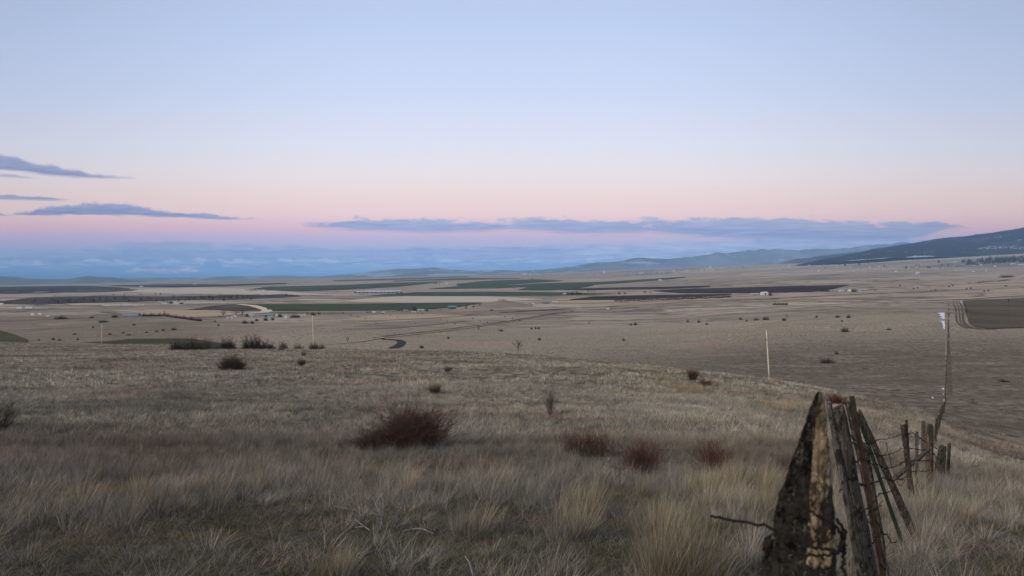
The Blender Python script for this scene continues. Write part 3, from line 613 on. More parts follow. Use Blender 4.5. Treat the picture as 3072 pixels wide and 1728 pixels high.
# small repeated bushes and trees, one mesh per kind, copied
def one(mbs):
    m = MB()
    for q in mbs:
        b_ = len(m.v); m.v += q.v; m.f += [tuple(i + b_ for i in f) for f in q.f]
    return m
protos = {}
def proto(k):
    if k in protos: return protos[k]
    if k[0] == 'c':                                                  # conifer
        m = MB(); rng = random.Random(hash2(np.array([3]), np.array([len(protos)]))[0]); m.tube([(0, 0, 0), (0, 0, .97)], [.02, .004], 5)
        for i in range(120):
            z = .08 + .88 * (i / 120); L = .30 * (1 - z) ** .8 * (.6 + .6 * rng.random()); a = rng.random() * 6.28
            q = np.array([math.cos(a), math.sin(a), -.15]); s_ = np.array([-math.sin(a), math.cos(a), 0]) * L * .28
            m.poly([(0, 0, z + .03), tuple(q * L + s_ + (0, 0, z)), tuple(q * L * 1.15 + (0, 0, z - .02)), tuple(q * L - s_ + (0, 0, z))])
    elif k[0] == 't':                                                # bare tree: trunk, limbs, twig crown
        rng = random.Random(int(k[1]) + 40); A, B = MB(), MB()
        A.tube([(0, 0, -.02), (.01, 0, .2), (0, .01, .36)], [.035, .028, .022], 5)
        for i in range(9):
            a = i * .7 + rng.random(); t_ = .2 + .8 * rng.random()
            branchy(A, B, rng, (0, 0, .2 + .16 * rng.random()), (math.cos(a) * t_, math.sin(a) * t_, 1), .55, .014, 2, 4, .3, 5, .15, .6)
        norm((A, B)); m = one((A, B))
    else:
        mbs = bush_mb(60 + int(k[1]), 150, ((-.35, 0, .75), (.15, .1, 1.), (.55, -.1, .65), (-.1, -.2, .9)), 1.45, .014, 9, 1, .02, .3, .4); norm(mbs); m = one(mbs)
    mt = {'c': M_con, 't': M_dark, 'r': M_red, 'd': M_dark, 'g': M_grey}[k[0]]
    me_o = m.build('seed', mt); me = me_o.data; bpy.data.objects.remove(me_o); protos[k] = me
    return me
used = {}
def small(k, px, py, w_, h_, label, group=None, ymin=0, cat=None, mult=1.):
    nm = {'c': 'conifer', 't': 'bare_tree', 'r': 'shrub', 'd': 'shrub', 'g': 'shrub'}[k[0]]
    if k in used: o = used[k].copy()
    else:
        o = bpy.data.objects.new(nm, proto(k)); used[k] = o
    o.name = nm; col.objects.link(o)
    p, W_, H_ = base_size(px, py, w_ * mult, h_ * mult, ymin); o.location = p - np.array([0, 0, H_ * .03]); o.scale = (W_, W_ * .8, H_)
    if k[0] == 'c': o.scale = (H_, H_, H_)
    o.rotation_euler = (0, 0, random.Random(px * 7 + py).random() * 3)
    for q in ('label', 'group', 'category'):
        if q in o: del o[q]
    return tag(o, label, cat or {'c': 'tree', 't': 'tree'}.get(k[0], 'bush'), group)
GT = 'leafless thicket behind the near ridge'
for i, (k, x, y, w_, h_, l) in enumerate([
    ('d1', 530, 1052, 50, 42, 'leafless dark bush at the left end of the thicket behind the ridge'),
    ('d2', 572, 1054, 62, 50, 'broad leafless bush second from the left in the thicket'),
    ('d3', 612, 1056, 60, 44, 'leafless dark bush in the thicket, third from the left'),
    ('r1', 547, 1052, 26, 22, 'short reddish bush in front of the left end of the thicket'),
    ('g2', 648, 1056, 44, 34, 'faint greyish leafless bush in the gap of the thicket'),
    ('d2', 683, 1058, 66, 50, 'wide leafless bush left of the tallest bush in the thicket'),
    ('d1', 760, 1058, 84, 62, 'tallest and widest leafless bush in the thicket behind the ridge'),
    ('d3', 800, 1056, 56, 36, 'low leafless bush at the right foot of the tallest one'),
    ('d2', 850, 1050, 28, 32, 'round dark bush standing clear of the thicket on its right'),
    ('g1', 895, 1055, 34, 30, 'grey-purple leafless bush between thicket and middle pole'),
    ('d1', 942, 1057, 36, 32, 'dark bush directly behind the middle utility pole'),
    ('d3', 962, 1056, 26, 24, 'dark low bush just right of the middle utility pole')]):
    small(k, x, y - 3, w_ * 1.1, h_ * .74, l, GT, 240)
small('g3', 843, 1052, 20, 16, 'small greenish bush on the ridge line right of the thicket')
small('t1', 1553, 1052, 26, 34, 'small dark leafless tree standing on the ridge at centre')
small('t2', 1437, 992, 13, 18, 'small leafless tree alone in the field above the ridge tree', ymin=400)
small('t2', 1043, 1030, 14, 22, 'small leafless tree left of the bend in the paved road', ymin=430)
small('d1', 1503, 994, 16, 7, 'low dark bush in the field right of the small lone tree', ymin=400)
small('t1', 1767, 975, 7, 12, 'thin leafless sapling on the middle field fence line', ymin=400)
small('d2', 2480, 1089, 44, 18, 'dark oval bush in the pasture right of the nearest utility pole', ymin=200)
small('d1', 2535, 996, 24, 16, 'dark bush high in the right-hand pasture', ymin=400)
small('d2', 2510, 1062, 20, 7, 'faint low brush above the dark oval bush', ymin=250)
small('t2', 2361, 958, 12, 18, 'upright leafless sapling on the upper pasture edge', ymin=400)
small('t1', 2918, 1212, 6, 16, 'thin dark sapling in the pasture beyond the field fence', ymin=100)
GF = 'small bushes dotted along the middle field fence'
for x, y, w_, h_, l in [(1345,1016,9,7,'tiny dark bush above the centre of the ridge'), (1265,1044,16,8,'low brush beside the ridge left of the ridge tree'), (1618,1021,12,8,'small dark bush right of the ridge tree'),
    (1595,988,9,6,'left one of three tiny bushes above the ridge tree'), (1607,987,6,6,'middle one of three tiny bushes above the ridge tree'), (1616,987,8,6,'right one of three tiny bushes above the ridge tree'),
    (1906,975,11,8,'small dark bush on the fence line right of the sapling'), (1893,976,9,5,'tiny bush touching the small dark bush on the fence line'), (1871,1022,10,6,'tiny dark bush in open pasture below the fence line'),
    (2063,966,8,6,'tiny bush left of the nearest pole top'), (2097,968,11,8,'low dark bush left of the nearest pole top'), (2222,959,10,7,'tiny bush on the fence line left of the pole top'), (2270,961,18,6,'spread low brush on the fence line just left of the pole top'),
    (2298,960,20,10,'rounded bush right behind the top of the nearest pole'), (2352,962,12,9,'small bush at the foot of the upright sapling'), (2450,953,8,7,'tiny bush right of the upright sapling'), (2513,953,16,7,'low bush on the upper pasture edge'), (2546,954,12,10,'round bush at the right end of the upper pasture edge'),
    (2526,965,8,5,'tiny speck of brush below the round bush'), (2240,964,8,5,'tiny bush below the fence line left of the pole top'), (2120,974,9,6,'tiny low brush below the fence line'), (2668,990,14,5,'faint low brush near the head of the right pasture')]:
    small('d' + str(1 + x % 3), x, y, w_ * 1.15, h_ * 1.15, l, GF, 350)
small('d3', 3012, 1146, 34, 9, 'dark flat clump lying in the far right pasture', ymin=100)
GW = 'scattered brush on the left hillside'
for x, y, w_, h_, l in [(181,958,36,12,'broad dark brush clump left of the blue-roofed barn'), (345,952,26,8,'brush clump just left of the blue-roofed barn'), (310,967,44,7,'long low brush below the blue-roofed barn'), (275,954,14,6,'small brush between the broad clump and the barn'),
    (522,990,16,8,'dark bush on the lower left hillside'), (655,978,8,7,'tiny bush below the farmstead'), (645,966,6,6,'tiny bush above another tiny one below the farmstead'), (402,976,10,6,'bush in the middle of the left hillside'), (279,983,8,5,'tiny bush on the left hillside above the left pole'),
    (160,1020,12,8,'bush low on the hillside left of the left pole'), (178,1022,10,6,'small bush beside another left of the left pole'), (117,1022,9,5,'tiny bush far left of the left pole'), (233,1020,9,6,'small bush just left of the left pole'), (440,998,12,5,'low brush in the gully at left'), (470,996,12,5,'low brush right of other gully brush'),
    (490,992,14,6,'dark gully brush near the tan bank'), (370,1000,10,5,'tiny brush patch in the gully'), (385,1006,14,5,'low gully brush nearer the ridge'), (330,1004,14,5,'low brush at the left of the gully'), (224,1004,12,5,'low brush above the left pole foot')]:
    small('d' + str(1 + x % 3), x, y, w_, h_, l, GW, 500)
GB = 'dark brush row running downhill from the spruce'
for i in range(22):
    x = 432 + i * 8; small('d' + str(1 + i % 3), x, 949 + max(0, i - 8) * 1.15, 14, 8 + 3 * ((i * 7) % 3 == 0), 'dark brush in the row running downhill from the lone spruce', GB, 700)
small('c1', 493, 949, 12, 19, 'lone spruce above the brush row near the blue-roofed barn', ymin=700)
GC = 'conifers along the left gorge'
rr_ = random.Random(21)
for i in range(64):
    x = rr_.choice([rr_.uniform(90, 330), rr_.uniform(330, 560), rr_.uniform(560, 760), rr_.uniform(600, 760)]); y = np.interp(x, [0, 300, 560, 760, 870], [908, 902, 898, 896, 889]) + rr_.uniform(-5, 5)
    small('c1' if i % 3 else 'd1', x, y, 7, rr_.uniform(6, 11), 'small dark tree growing along the left gorge', GC, 1500, cat='tree')
for x, y, h_, l in ((340,886,6,'small conifer on the rim above the gorge, leftmost'), (373,886,6,'conifer on the gorge rim left of a close pair'), (422,885,5,'tiny conifer alone on the gorge rim'), (466,884,6,'left conifer of a close pair on the gorge rim'), (481,884,6,'right conifer of a close pair on the gorge rim'), (859,889,9,'tallest conifer at the right end of the gorge'), (728,894,8,'conifer standing above the middle of the gorge')):
    small('c1', x, y, 5, h_ * 1.2, l, None, 1500)

# ------------------------------------------------------------------ buildings
def bmat(n, c): return flat(n, c, .08, .3, .5, .3)
M_bl = bmat('blue_steel', (.16, .22, .27)); M_wh = bmat('white_paint', (.58, .58, .56)); M_gr = bmat('grey_board', (.24, .23, .22)); M_lb = bmat('pale_blue_steel', (.32, .38, .42))
M_rd = bmat('barn_red', (.36, .10, .06)); M_tn = bmat('tan_board', (.44, .37, .29)); M_dk = bmat('dark_opening', (.03, .03, .035)); M_gn = bmat('green_steel', (.12, .20, .15)); M_nv = bmat('deep_blue_steel', (.07, .12, .20))
def house(px, py, w_, h_, wall, roof, label, ymin=500, dep=.5, rz=.15, roofh=.4, cat='building', name='farm_building', group=None, arch=False, door=True):
    p, W_, H_ = base_size(px, py, w_, h_, ymin); D = W_ * dep; e = H_ * (1 - roofh); x = W_ / 2; d = D / 2
    root = empty(name, p, rz); m = MB()
    m.box(-x, x, -d, d, -1, e)
    m.build('wall', wall, root); r_ = MB(); o = .04 * W_; t_ = max(.12, .03 * H_)
    if arch:
        for i in range(8):
            a, b_ = math.pi * i / 8, math.pi * (i + 1) / 8
            r_.poly([(x * 1.02 * math.cos(a), -d * 1.02, H_ * math.sin(a)), (x * 1.02 * math.cos(b_), -d * 1.02, H_ * math.sin(b_)), (x * 1.02 * math.cos(b_), d * 1.02, H_ * math.sin(b_)), (x * 1.02 * math.cos(a), d * 1.02, H_ * math.sin(a))])
    elif W_ >= D:
        for s_ in (-1, 1): r_.poly([(-x - o, s_ * (d + o), e - t_), (x + o, s_ * (d + o), e - t_), (x + o, 0, H_), (-x - o, 0, H_)][::s_])
        for s_ in (-1, 1):
            g = MB(); g.poly([(s_ * x, -d, e + .002), (s_ * x, d, e + .002), (s_ * x, 0, H_ - t_)]); r_.v += []; b_ = len(m.v); g.build('gable', wall, root)
    else:
        for s_ in (-1, 1): r_.poly([(s_ * (x + o), -d - o, e - t_), (s_ * (x + o), d + o, e - t_), (0, d + o, H_), (0, -d - o, H_)][::s_])
        g = MB(); g.poly([(-x, -d, e + .002), (x, -d, e + .002), (0, -d, H_ - t_)]); g.build('gable', wall, root)
    r_.build('roof', roof, root)
    if door and w_ > 9:
        q = MB(); q.box(-x * .2, x * .15, -d - .06, -d - .01, -.3, e * .8); q.build('door', M_dk if wall is not M_gr else M_wh, root)
    return tag(root, label, cat, group)
house(690, 957, 18, 7, M_wh, M_lb, 'low white farmhouse with pale roof at the left end of the farmstead', 900)
house(702, 952, 15, 7, M_wh, M_wh, 'white gabled cottage behind the low farmhouse', 900, dep=1.4, rz=.3)
house(756, 951, 18, 9, M_gr, M_lb, 'grey shed with a pale hipped roof in the middle of the farmstead', 900)
house(801, 950, 42, 9, M_lb, M_bl, 'long blue steel barn, largest building of the farmstead', 900, .45, .05)
house(829, 948, 8, 5, M_wh, M_wh, 'small white shed touching the right end of the long blue barn', 900)
house(858, 955, 8, 11, M_wh, M_wh, 'tall narrow white house among dark trees', 900, dep=1.6, rz=.1)
house(868, 953, 8, 6, M_wh, M_lb, 'small pale-roofed shed beside the tall white house', 900)
house(898, 949, 17, 6, M_wh, M_lb, 'long white shed at the right end of the farmstead', 900)
house(912, 948, 9, 6, M_wh, M_lb, 'short white shed next to the right-hand long shed', 900)
house(396, 949, 40, 10, M_gr, M_bl, 'barn with a broad blue roof on the left hillside', 700, .7, .1, .75)
house(137, 953, 15, 3, M_rd, M_rd, 'low rust red shed on the far left hillside', 700)
house(144, 952, 8, 5, M_wh, M_wh, 'small white building beside the rust red shed', 700)
GTr = 'pale buildings in a long row on the left plain'
for i in range(14): house(311 + i * 9, 918 - .12 * i, 6 + 2 * (i % 2), 3, M_wh if i % 3 else M_lb, M_wh, 'pale low building in the long row on the left plain', 1500, door=False, group=GTr)
for x, y, w_, l in ((60, 926, 14, 'left one of two white roofs on the far left plain'), (88, 926, 20, 'longer right one of two white roofs on the far left plain'), (3, 915, 12, 'pale shed cut by the left edge on the plain'), (98, 946, 9, 'tiny white shed below the two white roofs'), (120, 945, 9, 'tiny pale shed right of the other tiny one on the left'),
                  (494, 911, 16, 'blue-roofed farmhouse left of dark trees beside the gorge'), (529, 912, 10, 'pale green roofed farmhouse right of dark trees beside the gorge')):
    house(x, y, w_, 6, M_wh, M_lb if x > 400 else M_wh, l, 1000, door=False)
house(1104, 938, 15, 5, M_gn, M_gr, 'small dull green shed on the edge of the big wheat field', 1000)
house(1122, 938, 9, 4, M_wh, M_wh, 'white trailer beside the dull green shed', 1000)
house(1150, 938, 7, 3, M_wh, M_wh, 'small white trailer right of the other trailer', 1000)
house(1214, 935, 20, 6, M_gr, M_gr, 'dark grey shed left of the farmyard tree', 1000)
house(1262, 935, 19, 8, M_lb, M_lb, 'pale steel shed right of the farmyard tree', 1000)
house(1241, 937, 12, 3, M_wh, M_wh, 'low white shed under the farmyard tree', 1000)
house(1356, 927, 24, 10, M_nv, M_bl, 'deep blue barn alone at the edge of the wheat field', 1000, .5, .25)
house(1639, 911, 18, 6, M_bl, M_bl, 'blue shed on the plain right of the rocky knoll', 1500)
house(1664, 909, 15, 5, M_wh, M_wh, 'white shed right of the blue shed on the plain', 1500)
house(1600, 912, 7, 3, M_wh, M_wh, 'small white trailer left of the blue shed on the plain', 1500)
house(1578, 912, 9, 3, M_gr, M_wh, 'small grey trailer near the rocky knoll', 1500)
house(1695, 884, 12, 4, M_wh, M_wh, 'long white shed left of the round tree clump', 1500)
house(1824, 928, 8, 4, M_wh, M_wh, 'tiny white shed alone in the middle fields', 1000)
house(2262, 884, 24, 4, M_lb, M_wh, 'long low pale shed left of the white barn', 1500)
house(2293, 885, 18, 10, M_wh, M_wh, 'bright white barn standing alone on the right plain', 1500, .9, .1, .3)
house(2504, 874, 14, 6, M_gr, M_lb, 'pale blue roofed house among trees left of the arched shed', 1500)
house(2523, 874, 13, 4, M_wh, M_wh, 'low white shed between the blue-roofed house and the arched shed', 1500)
house(2552, 874, 13, 6, M_wh, M_wh, 'white shed with a rounded arched roof on the distant farm', 1500, arch=True, dep=1.2)
house(2588, 873, 22, 6, M_lb, M_lb, 'long pale blue shed at the right end of the distant farm', 1500)
house(2753, 821, 10, 4, M_wh, M_wh, 'small white house alone on the pale right-hand plain', 3000)
house(1980, 843, 8, 5, M_wh, M_wh, 'tiny white barn near the far end of the long wheat strip', 3000)
house(585, 856, 8, 5, M_lb, M_lb, 'pair of pale silos roofed together on the far left plain', 3000, roofh=.2)
house(424, 861, 9, 3, M_wh, M_wh, 'tiny white house beside the far left ploughed field', 3000)
house(1340, 853, 9, 4, M_wh, M_wh, 'tiny white house right of a conifer clump on the plain', 3000)
house(3038, 794, 14, 4, M_lb, M_wh, 'pale house among dark trees below the mountain, left one', 3000)
house(3062, 796, 16, 4, M_lb, M_wh, 'pale house among dark trees below the mountain, right one', 3000)
house(2520, 778, 6, 3, M_wh, M_wh, 'tiny white house at the foot of the mountain slope', 3000)
house(2864, 789, 12, 4, M_lb, M_wh, 'pale house left of the dark grove below the mountain', 3000)
rr_ = random.Random(5)
for i in range(70):
    x = rr_.choice([rr_.gauss(1600, 20), rr_.uniform(1680, 2000), rr_.uniform(1700, 2330), rr_.gauss(2140, 60), rr_.uniform(1480, 1600)])
    y = np.interp(x, [1480, 1600, 1800, 2000, 2150, 2330], [826, 824, 822, 816, 808, 796]) + rr_.uniform(-1.5, 3)
    house(x, y, rr_.uniform(3, 8), rr_.uniform(2, 3.5), rr_.choice([M_wh, M_wh, M_lb, M_tn, M_gr]), rr_.choice([M_wh, M_gr, M_lb]), 'tiny pale building in the distant town along the horizon', 6000, .8, door=False, group='buildings of the distant town')
for x, y, h_, l in ((1812, 821, 9, 'white grain elevator rising above the distant town'), (2131, 806, 7, 'tiny white water tower right of the distant town')):
    house(x, y, 4, h_, M_wh, M_wh, l, 6000, 1., door=False, name='tower', cat='tower', roofh=.2)
for i in range(34):
    x = rr_.uniform(2330, 3060); y = np.interp(x, [2330, 2600, 3072], [800, 803, 800]) + rr_.uniform(-4, 14)
    house(x, y, rr_.uniform(3, 6), 2.6, rr_.choice([M_wh, M_lb, M_tn]), rr_.choice([M_wh, M_gr]), 'tiny house scattered over the plain below the mountain', 4000, .8, door=False, group='houses scattered below the mountain')
# farm trees
FT = [('t1',670,949,20,16,'leafless tree at the far left of the farmstead'),('t2',703,948,26,14,'leafless tree behind the white gabled cottage'),('t1',725,948,18,15,'large pale-limbed bare tree left of the grey shed'),('d1',744,950,16,10,'reddish brush left of the grey shed'),
 ('d2',735,971,20,10,'dark bush in the field below the farmstead, left of two'),('d1',757,971,16,7,'dark bush in the field below the farmstead, right of two'),('d3',770,963,14,7,'small bush below the grey shed'),('d2',797,962,18,10,'dark bush below the long blue barn'),('d1',818,960,12,8,'small bush below the right end of the long blue barn'),
 ('d2',840,951,20,10,'dark tree clump between the long blue barn and tall white house'),('d3',880,953,24,9,'dark bushes just right of the tall white house'),('d1',893,952,18,7,'dark bush below the right-hand long shed'),('t2',922,946,18,10,'bare tree right of the short white shed'),('d3',940,945,22,8,'dark bush row behind the middle pole'),('d2',957,943,14,7,'end bush of the row behind the middle pole'),
 ('r2',1243,932,12,14,'dark red leafless farmyard tree'),('t1',1206,935,10,9,'bare tree left of the dark grey shed'),('d2',1281,934,12,7,'dark tree right of the pale steel shed'),
 ('d1',1703,885,12,8,'left tree of the round clump beside the white shed'),('d2',1717,885,16,10,'middle tree of the round clump beside the white shed'),('d3',1732,884,16,10,'right tree of the round clump beside the white shed'),('d1',1742,884,12,7,'last tree of the round clump beside the white shed'),
 ('t1',1765,878,9,7,'small bare tree right of the round clump, first of three'),('t2',1773,878,9,7,'small bare tree right of the round clump, second of three'),('t1',1782,878,9,6,'small bare tree right of the round clump, third of three'),
 ('d1',1858,882,12,5,'low hedge tree on the far field edge, left one'),('d2',1875,882,10,5,'low hedge tree on the far field edge, right one'),('t1',1935,881,18,8,'bare grove left of the dark ploughed field corner'),('t2',1950,881,14,7,'bare grove tree beside the larger one'),
 ('t1',2247,882,10,10,'bare tree left of the long low pale shed'),('d1',2311,887,14,9,'dark tree right of the bright white barn'),('t1',2440,874,18,11,'bare tree left of the distant farm'),('d2',2468,875,20,12,'dark tree group at the left of the distant farm'),('d3',2482,875,14,10,'dark tree beside the blue-roofed house'),('t1',2540,875,10,7,'bare tree left of the arched shed'),('d1',2562,876,16,9,'dark trees right of the arched shed'),('t2',2620,873,30,6,'low bare grove right of the distant farm'),
 ('c1',1302,853,6,7,'left conifer of the clump on the central plain'),('c1',1309,853,6,8,'middle conifer of the clump on the central plain'),('c1',1318,853,6,6,'right conifer of the clump on the central plain'),('c1',1596,838,5,6,'dark conifer on the far central plain'),
 ('d1',1500,908,12,9,'dark tree on the crown of the rocky knoll, left'),('d2',1510,906,14,9,'dark tree on the crown of the rocky knoll, middle'),('d3',1520,909,12,8,'dark tree on the crown of the rocky knoll, right'),('d1',1440,918,12,6,'low brush at the left end of the rocky knoll'),('d2',1420,922,10,5,'tiny brush beyond the left end of the rocky knoll'),('d3',1398,925,8,6,'tiny brush right of the deep blue barn'),
 ('d1',1475,932,12,4,'low dark bush on the plain below the knoll'),('t1',498,911,14,8,'bare tree beside the blue-roofed farmhouse at the gorge'),('d2',513,911,16,8,'dark tree between the two farmhouses by the gorge'),('d1',545,912,14,5,'dark tree right of the farmhouses by the gorge')]
for k, x, y, w_, h_, l in FT: small(k, x, y, w_, h_ * 1.15, l, None, 800)
for i in range(16): small('d' + str(1 + i % 3), 2319 + i * 2.8, 915, 5, 5 + (i % 4), 'leafless tree in the short windbreak row on the open field', 'trees of the short windbreak row', 600)
for i in range(26): small('d' + str(1 + i % 3), 1850 + i * 13.5, 905 - i * .55 + (i % 3) * .7, 22, 6, 'dark creek brush along the lower edge of the dark ploughed fields', 'brush along the creek below the ploughed fields', 1200)
for i in range(12): small('d' + str(1 + i % 3), 2700 + (i * 53) % 330, 858 + (i * 7) % 20, 7, 5, 'tiny dark bush dotted over the right-hand hillside', 'bushes dotted over the right-hand hillside', 1200)
for i in range(20): small('d' + str(1 + i % 3), 1030 + (i * 97) % 560, 940 + (i * 31) % 36, 6, 3.5, 'tiny dark bush dotted over the centre scrubland', 'bushes dotted over the centre scrubland', 700)
small('d1', 3020, 832, 40, 8, 'dark thicket at the right edge of the plain', ymin=2000)
rr_ = random.Random(12)
for i in range(170):
    if i < 112: x = rr_.triangular(2870, 3090, 3060); y = np.interp(x, [2870, 2960, 3090], [790, 783, 778]) + rr_.uniform(-5, 9); l, g = 'conifer in the dark grove below the mountain at the right edge', 'conifers of the grove below the mountain'
    elif i < 142: x = rr_.uniform(2655, 2790); y = 777 + rr_.uniform(-3, 6); l, g = 'conifer in the belt at the foot of the mountain', 'conifers at the mountain foot'
    else: x = rr_.uniform(2420, 2860); y = 786 + rr_.uniform(0, 22); l, g = 'dark tree scattered on the plain below the mountain', 'trees scattered below the mountain'
    small('c1' if i % 4 else 'd2', x, y, 12 if i < 112 else 8, rr_.uniform(8, 13) if i < 112 else rr_.uniform(5, 9), l, g, 3000, cat='tree')
# lot of snow-dusted yard on the plain
sheet('snowy_yard', [(1066, 875), (1110, 872), (1196, 871), (1204, 873)], [(1066, 877), (1150, 878), (1204, 875)], M_yard, 1500)
for i in range(12): small('d' + str(1 + i % 3), 1066 + i * 12.5, 879, 12, 3.5, 'low dark hedge tree around the snowy yard', 'hedge around the snowy yard', 1500)
# knoll
kn = at(1508, 915, 1500); rk = MB(); rng = random.Random(2)
Vk = []; nx_ = 40
for j in range(14):
    for i in range(nx_):
        u_ = i / (nx_ - 1) * 2 - 1; v_ = j / 13 * 2 - 1
        hgt = max(0, 1 - abs(u_) ** 1.3) ** 1.2 * max(0, 1 - v_ * v_)
        px_ = 1508 + u_ * 95; X_ = (px_ - CX) / F * kn[1]; Yk = kn[1] + v_ * 160
        Vk.append((X_, Yk, float(H(X_, Yk)) - .6 + hgt * (14 + 4 * vn(np.array([X_ / 25.]), np.array([Yk / 40.]))[0])))
fk = [(j * nx_ + i, j * nx_ + i + 1, (j + 1) * nx_ + i + 1, (j + 1) * nx_ + i) for j in range(13) for i in range(nx_ - 1)]
tag(mesh_obj('hill', Vk, fk, M_scrub, smooth=True), kind='structure')
# chimney steam over the town
st = MB(); sp_ = at(1608, 824, 6000); rng = random.Random(3); smk = empty('steam_plume', sp_)
def ico_mb(mb, c, r_):
    b_ = len(mb.v); n, m_ = 8, 6
    for j in range(m_ + 1):
        for i in range(n):
            a, t_ = 2 * math.pi * i / n, math.pi * j / m_; mb.v.append(np.array([c[0] + r_ * math.sin(t_) * math.cos(a), c[1] + r_ * math.sin(t_) * math.sin(a), c[2] + r_ * math.cos(t_)]))
    for j in range(m_):
        for i in range(n): mb.f.append((b_ + j * n + i, b_ + (j + 1) * n + i, b_ + (j + 1) * n + (i + 1) % n, b_ + j * n + (i + 1) % n))
for i in range(9):
    f = i / 8; ico_mb(st, (-60 + 130 * (1 - f) ** 1.5 - 20, 0, 8 + f * 105 + rng.uniform(-6, 6)), 16 + 14 * f * (1 - .4 * f))
for i in range(4): ico_mb(st, (40 + 22 * i, 0, 6 + 3 * (i % 2)), 14)
vmt = bpy.data.materials.new('steam'); vmt.use_nodes = True; vn_ = vmt.node_tree; vn_.nodes.clear()
pv2 = vn_.nodes.new('ShaderNodeVolumePrincipled'); pv2.inputs['Color'].default_value = (1, 1, 1, 1); pv2.inputs['Density'].default_value = .012
vo_ = vn_.nodes.new('ShaderNodeOutputMaterial'); vn_.links.new(pv2.outputs[0], vo_.inputs['Volume'])
st.build('steam', vmt, smk, True); tag(smk, 'white steam plume rising over the distant town', 'steam', kind='stuff')

# ------------------------------------------------------------------ utility poles
M_pole = flat('weathered_pole_wood', (.70, .62, .50), .15, 2); M_blk = flat('black_fitting', (.03, .03, .03), .1, 2, .5)
def pole(top, base, label, ymin=0, Y=None, tr=False):
    b_ = at(*base, ymin); Yp = b_[1]; t_ = pt(*top, Yp); root = empty('utility_pole', b_)
    ax = t_ - b_; m = MB(); r_ = .15 + .0002 * Yp
    m.tube([ax * f for f in (-.03, .25, .5, .75, 1)], [r_ * 1.3, r_ * 1.2, r_ * 1.05, r_ * .9, r_ * .8], 10, True); m.build('shaft', M_pole, root, True)
    i_ = MB(); i_.tube([ax * 1.0, ax * 1.0 + np.array([0, 0, .35])], [.10, .07], 8, True); i_.build('insulator', M_blk, root)
    c_ = MB(); q = ax * .975 + np.array([0, -.16, 0]); c_.tube([q + np.array([-.2, 0, .1]), q + np.array([.45, 0, -.1])], .06, 4, True); c_.build('crossarm', M_blk if tr else M_pole, root)
    if tr:
        c_ = MB(); q = ax * .80 + np.array([-.33, 0, 0]); c_.tube([q + np.array([0, 0, -.35]), q + np.array([0, 0, .35])], .17, 10, True); tf = c_.build('transformer', M_blk, root)
        b2 = MB(); b2.tube([ax * .83, ax * .83 + np.array([-.45, 0, .12])], .04, 4, True); b2.build('bracket', M_blk, root)
    else:
        b2 = MB(); q = ax * .93 + np.array([0, -.16, 0]); b2.tube([q + np.array([-.5, 0, .05]), q + np.array([.6, 0, .05])], .05, 4, True); b2.build('crossarm', M_pole, root)
    return tag(root, label, 'pole', 'utility poles crossing the near ridge')
pole((2299, 990), (2308, 1137), 'nearest utility pole, with a black transformer near its top', tr=True)
pole((937, 948), (941, 1043), 'middle utility pole rising in front of the farmstead')
pole((306, 974), (305, 1031), 'farthest utility pole, at the left above the dark sown field')

# ------------------------------------------------------------------ old fence
def wood_mat(name, c1, c2, dk=(.03, .027, .024), lich=.5):
    def fn(t, pos, b):
        o = t.n.new('ShaderNodeTexCoord').outputs['Object']
        g = t.noise(t.vmul(o, (60, 60, 3.5)), 1, 5, .65); r = t.mix(t.ss(g, .35, .65), (*c1, 1), (*c2, 1))
        n = t.noise(t.vmul(o, (1, 1, .55)), 26, 6, .7); r = t.mix(t.ss(n, lich, lich + .1), r, (*dk, 1))
        n2 = t.noise(t.vmul(o, (1, 1, .7), (3, 5, 1)), 45, 4, .6); r = t.mix(t.m('MULTIPLY', t.ss(n2, .6, .68), .6), r, (.34, .33, .27, 1))
        bp = t.n.new('ShaderNodeBump'); bp.inputs['Strength'].default_value = .9; bp.inputs['Distance'].default_value = .006
        t.put(bp.inputs['Height'], t.m('ADD', g, n)); t.l.new(bp.outputs[0], b.inputs['Normal'])
        return r
    return mat(name, fn, .95, .1)
M_w1 = wood_mat('lichened_post_wood', (.09, .076, .062), (.135, .112, .086), lich=.49)
M_w2 = wood_mat('dark_post_wood', (.035, .030, .025), (.095, .08, .065), lich=.48)
M_w3 = wood_mat('grey_post_wood', (.06, .056, .05), (.16, .15, .135), lich=.49)
M_w4 = wood_mat('orange_post_wood', (.10, .068, .048), (.20, .14, .10), lich=.55)
M_rust = flat('rusty_steel', (.050, .034, .027), .4, 12, .7, .3); M_grn = flat('green_painted_steel', (.028, .042, .034), .3, 9, .5, .3); M_wire = flat('rusted_wire', (.020, .016, .014), .3, 20, .9, .1)
fence = empty('old_fence', at(2700, 1500))
tag(fence, 'old leaning fence of split posts, steel posts and barbed wire leading downhill at right', 'fence')
FO = np.array(fence.location)
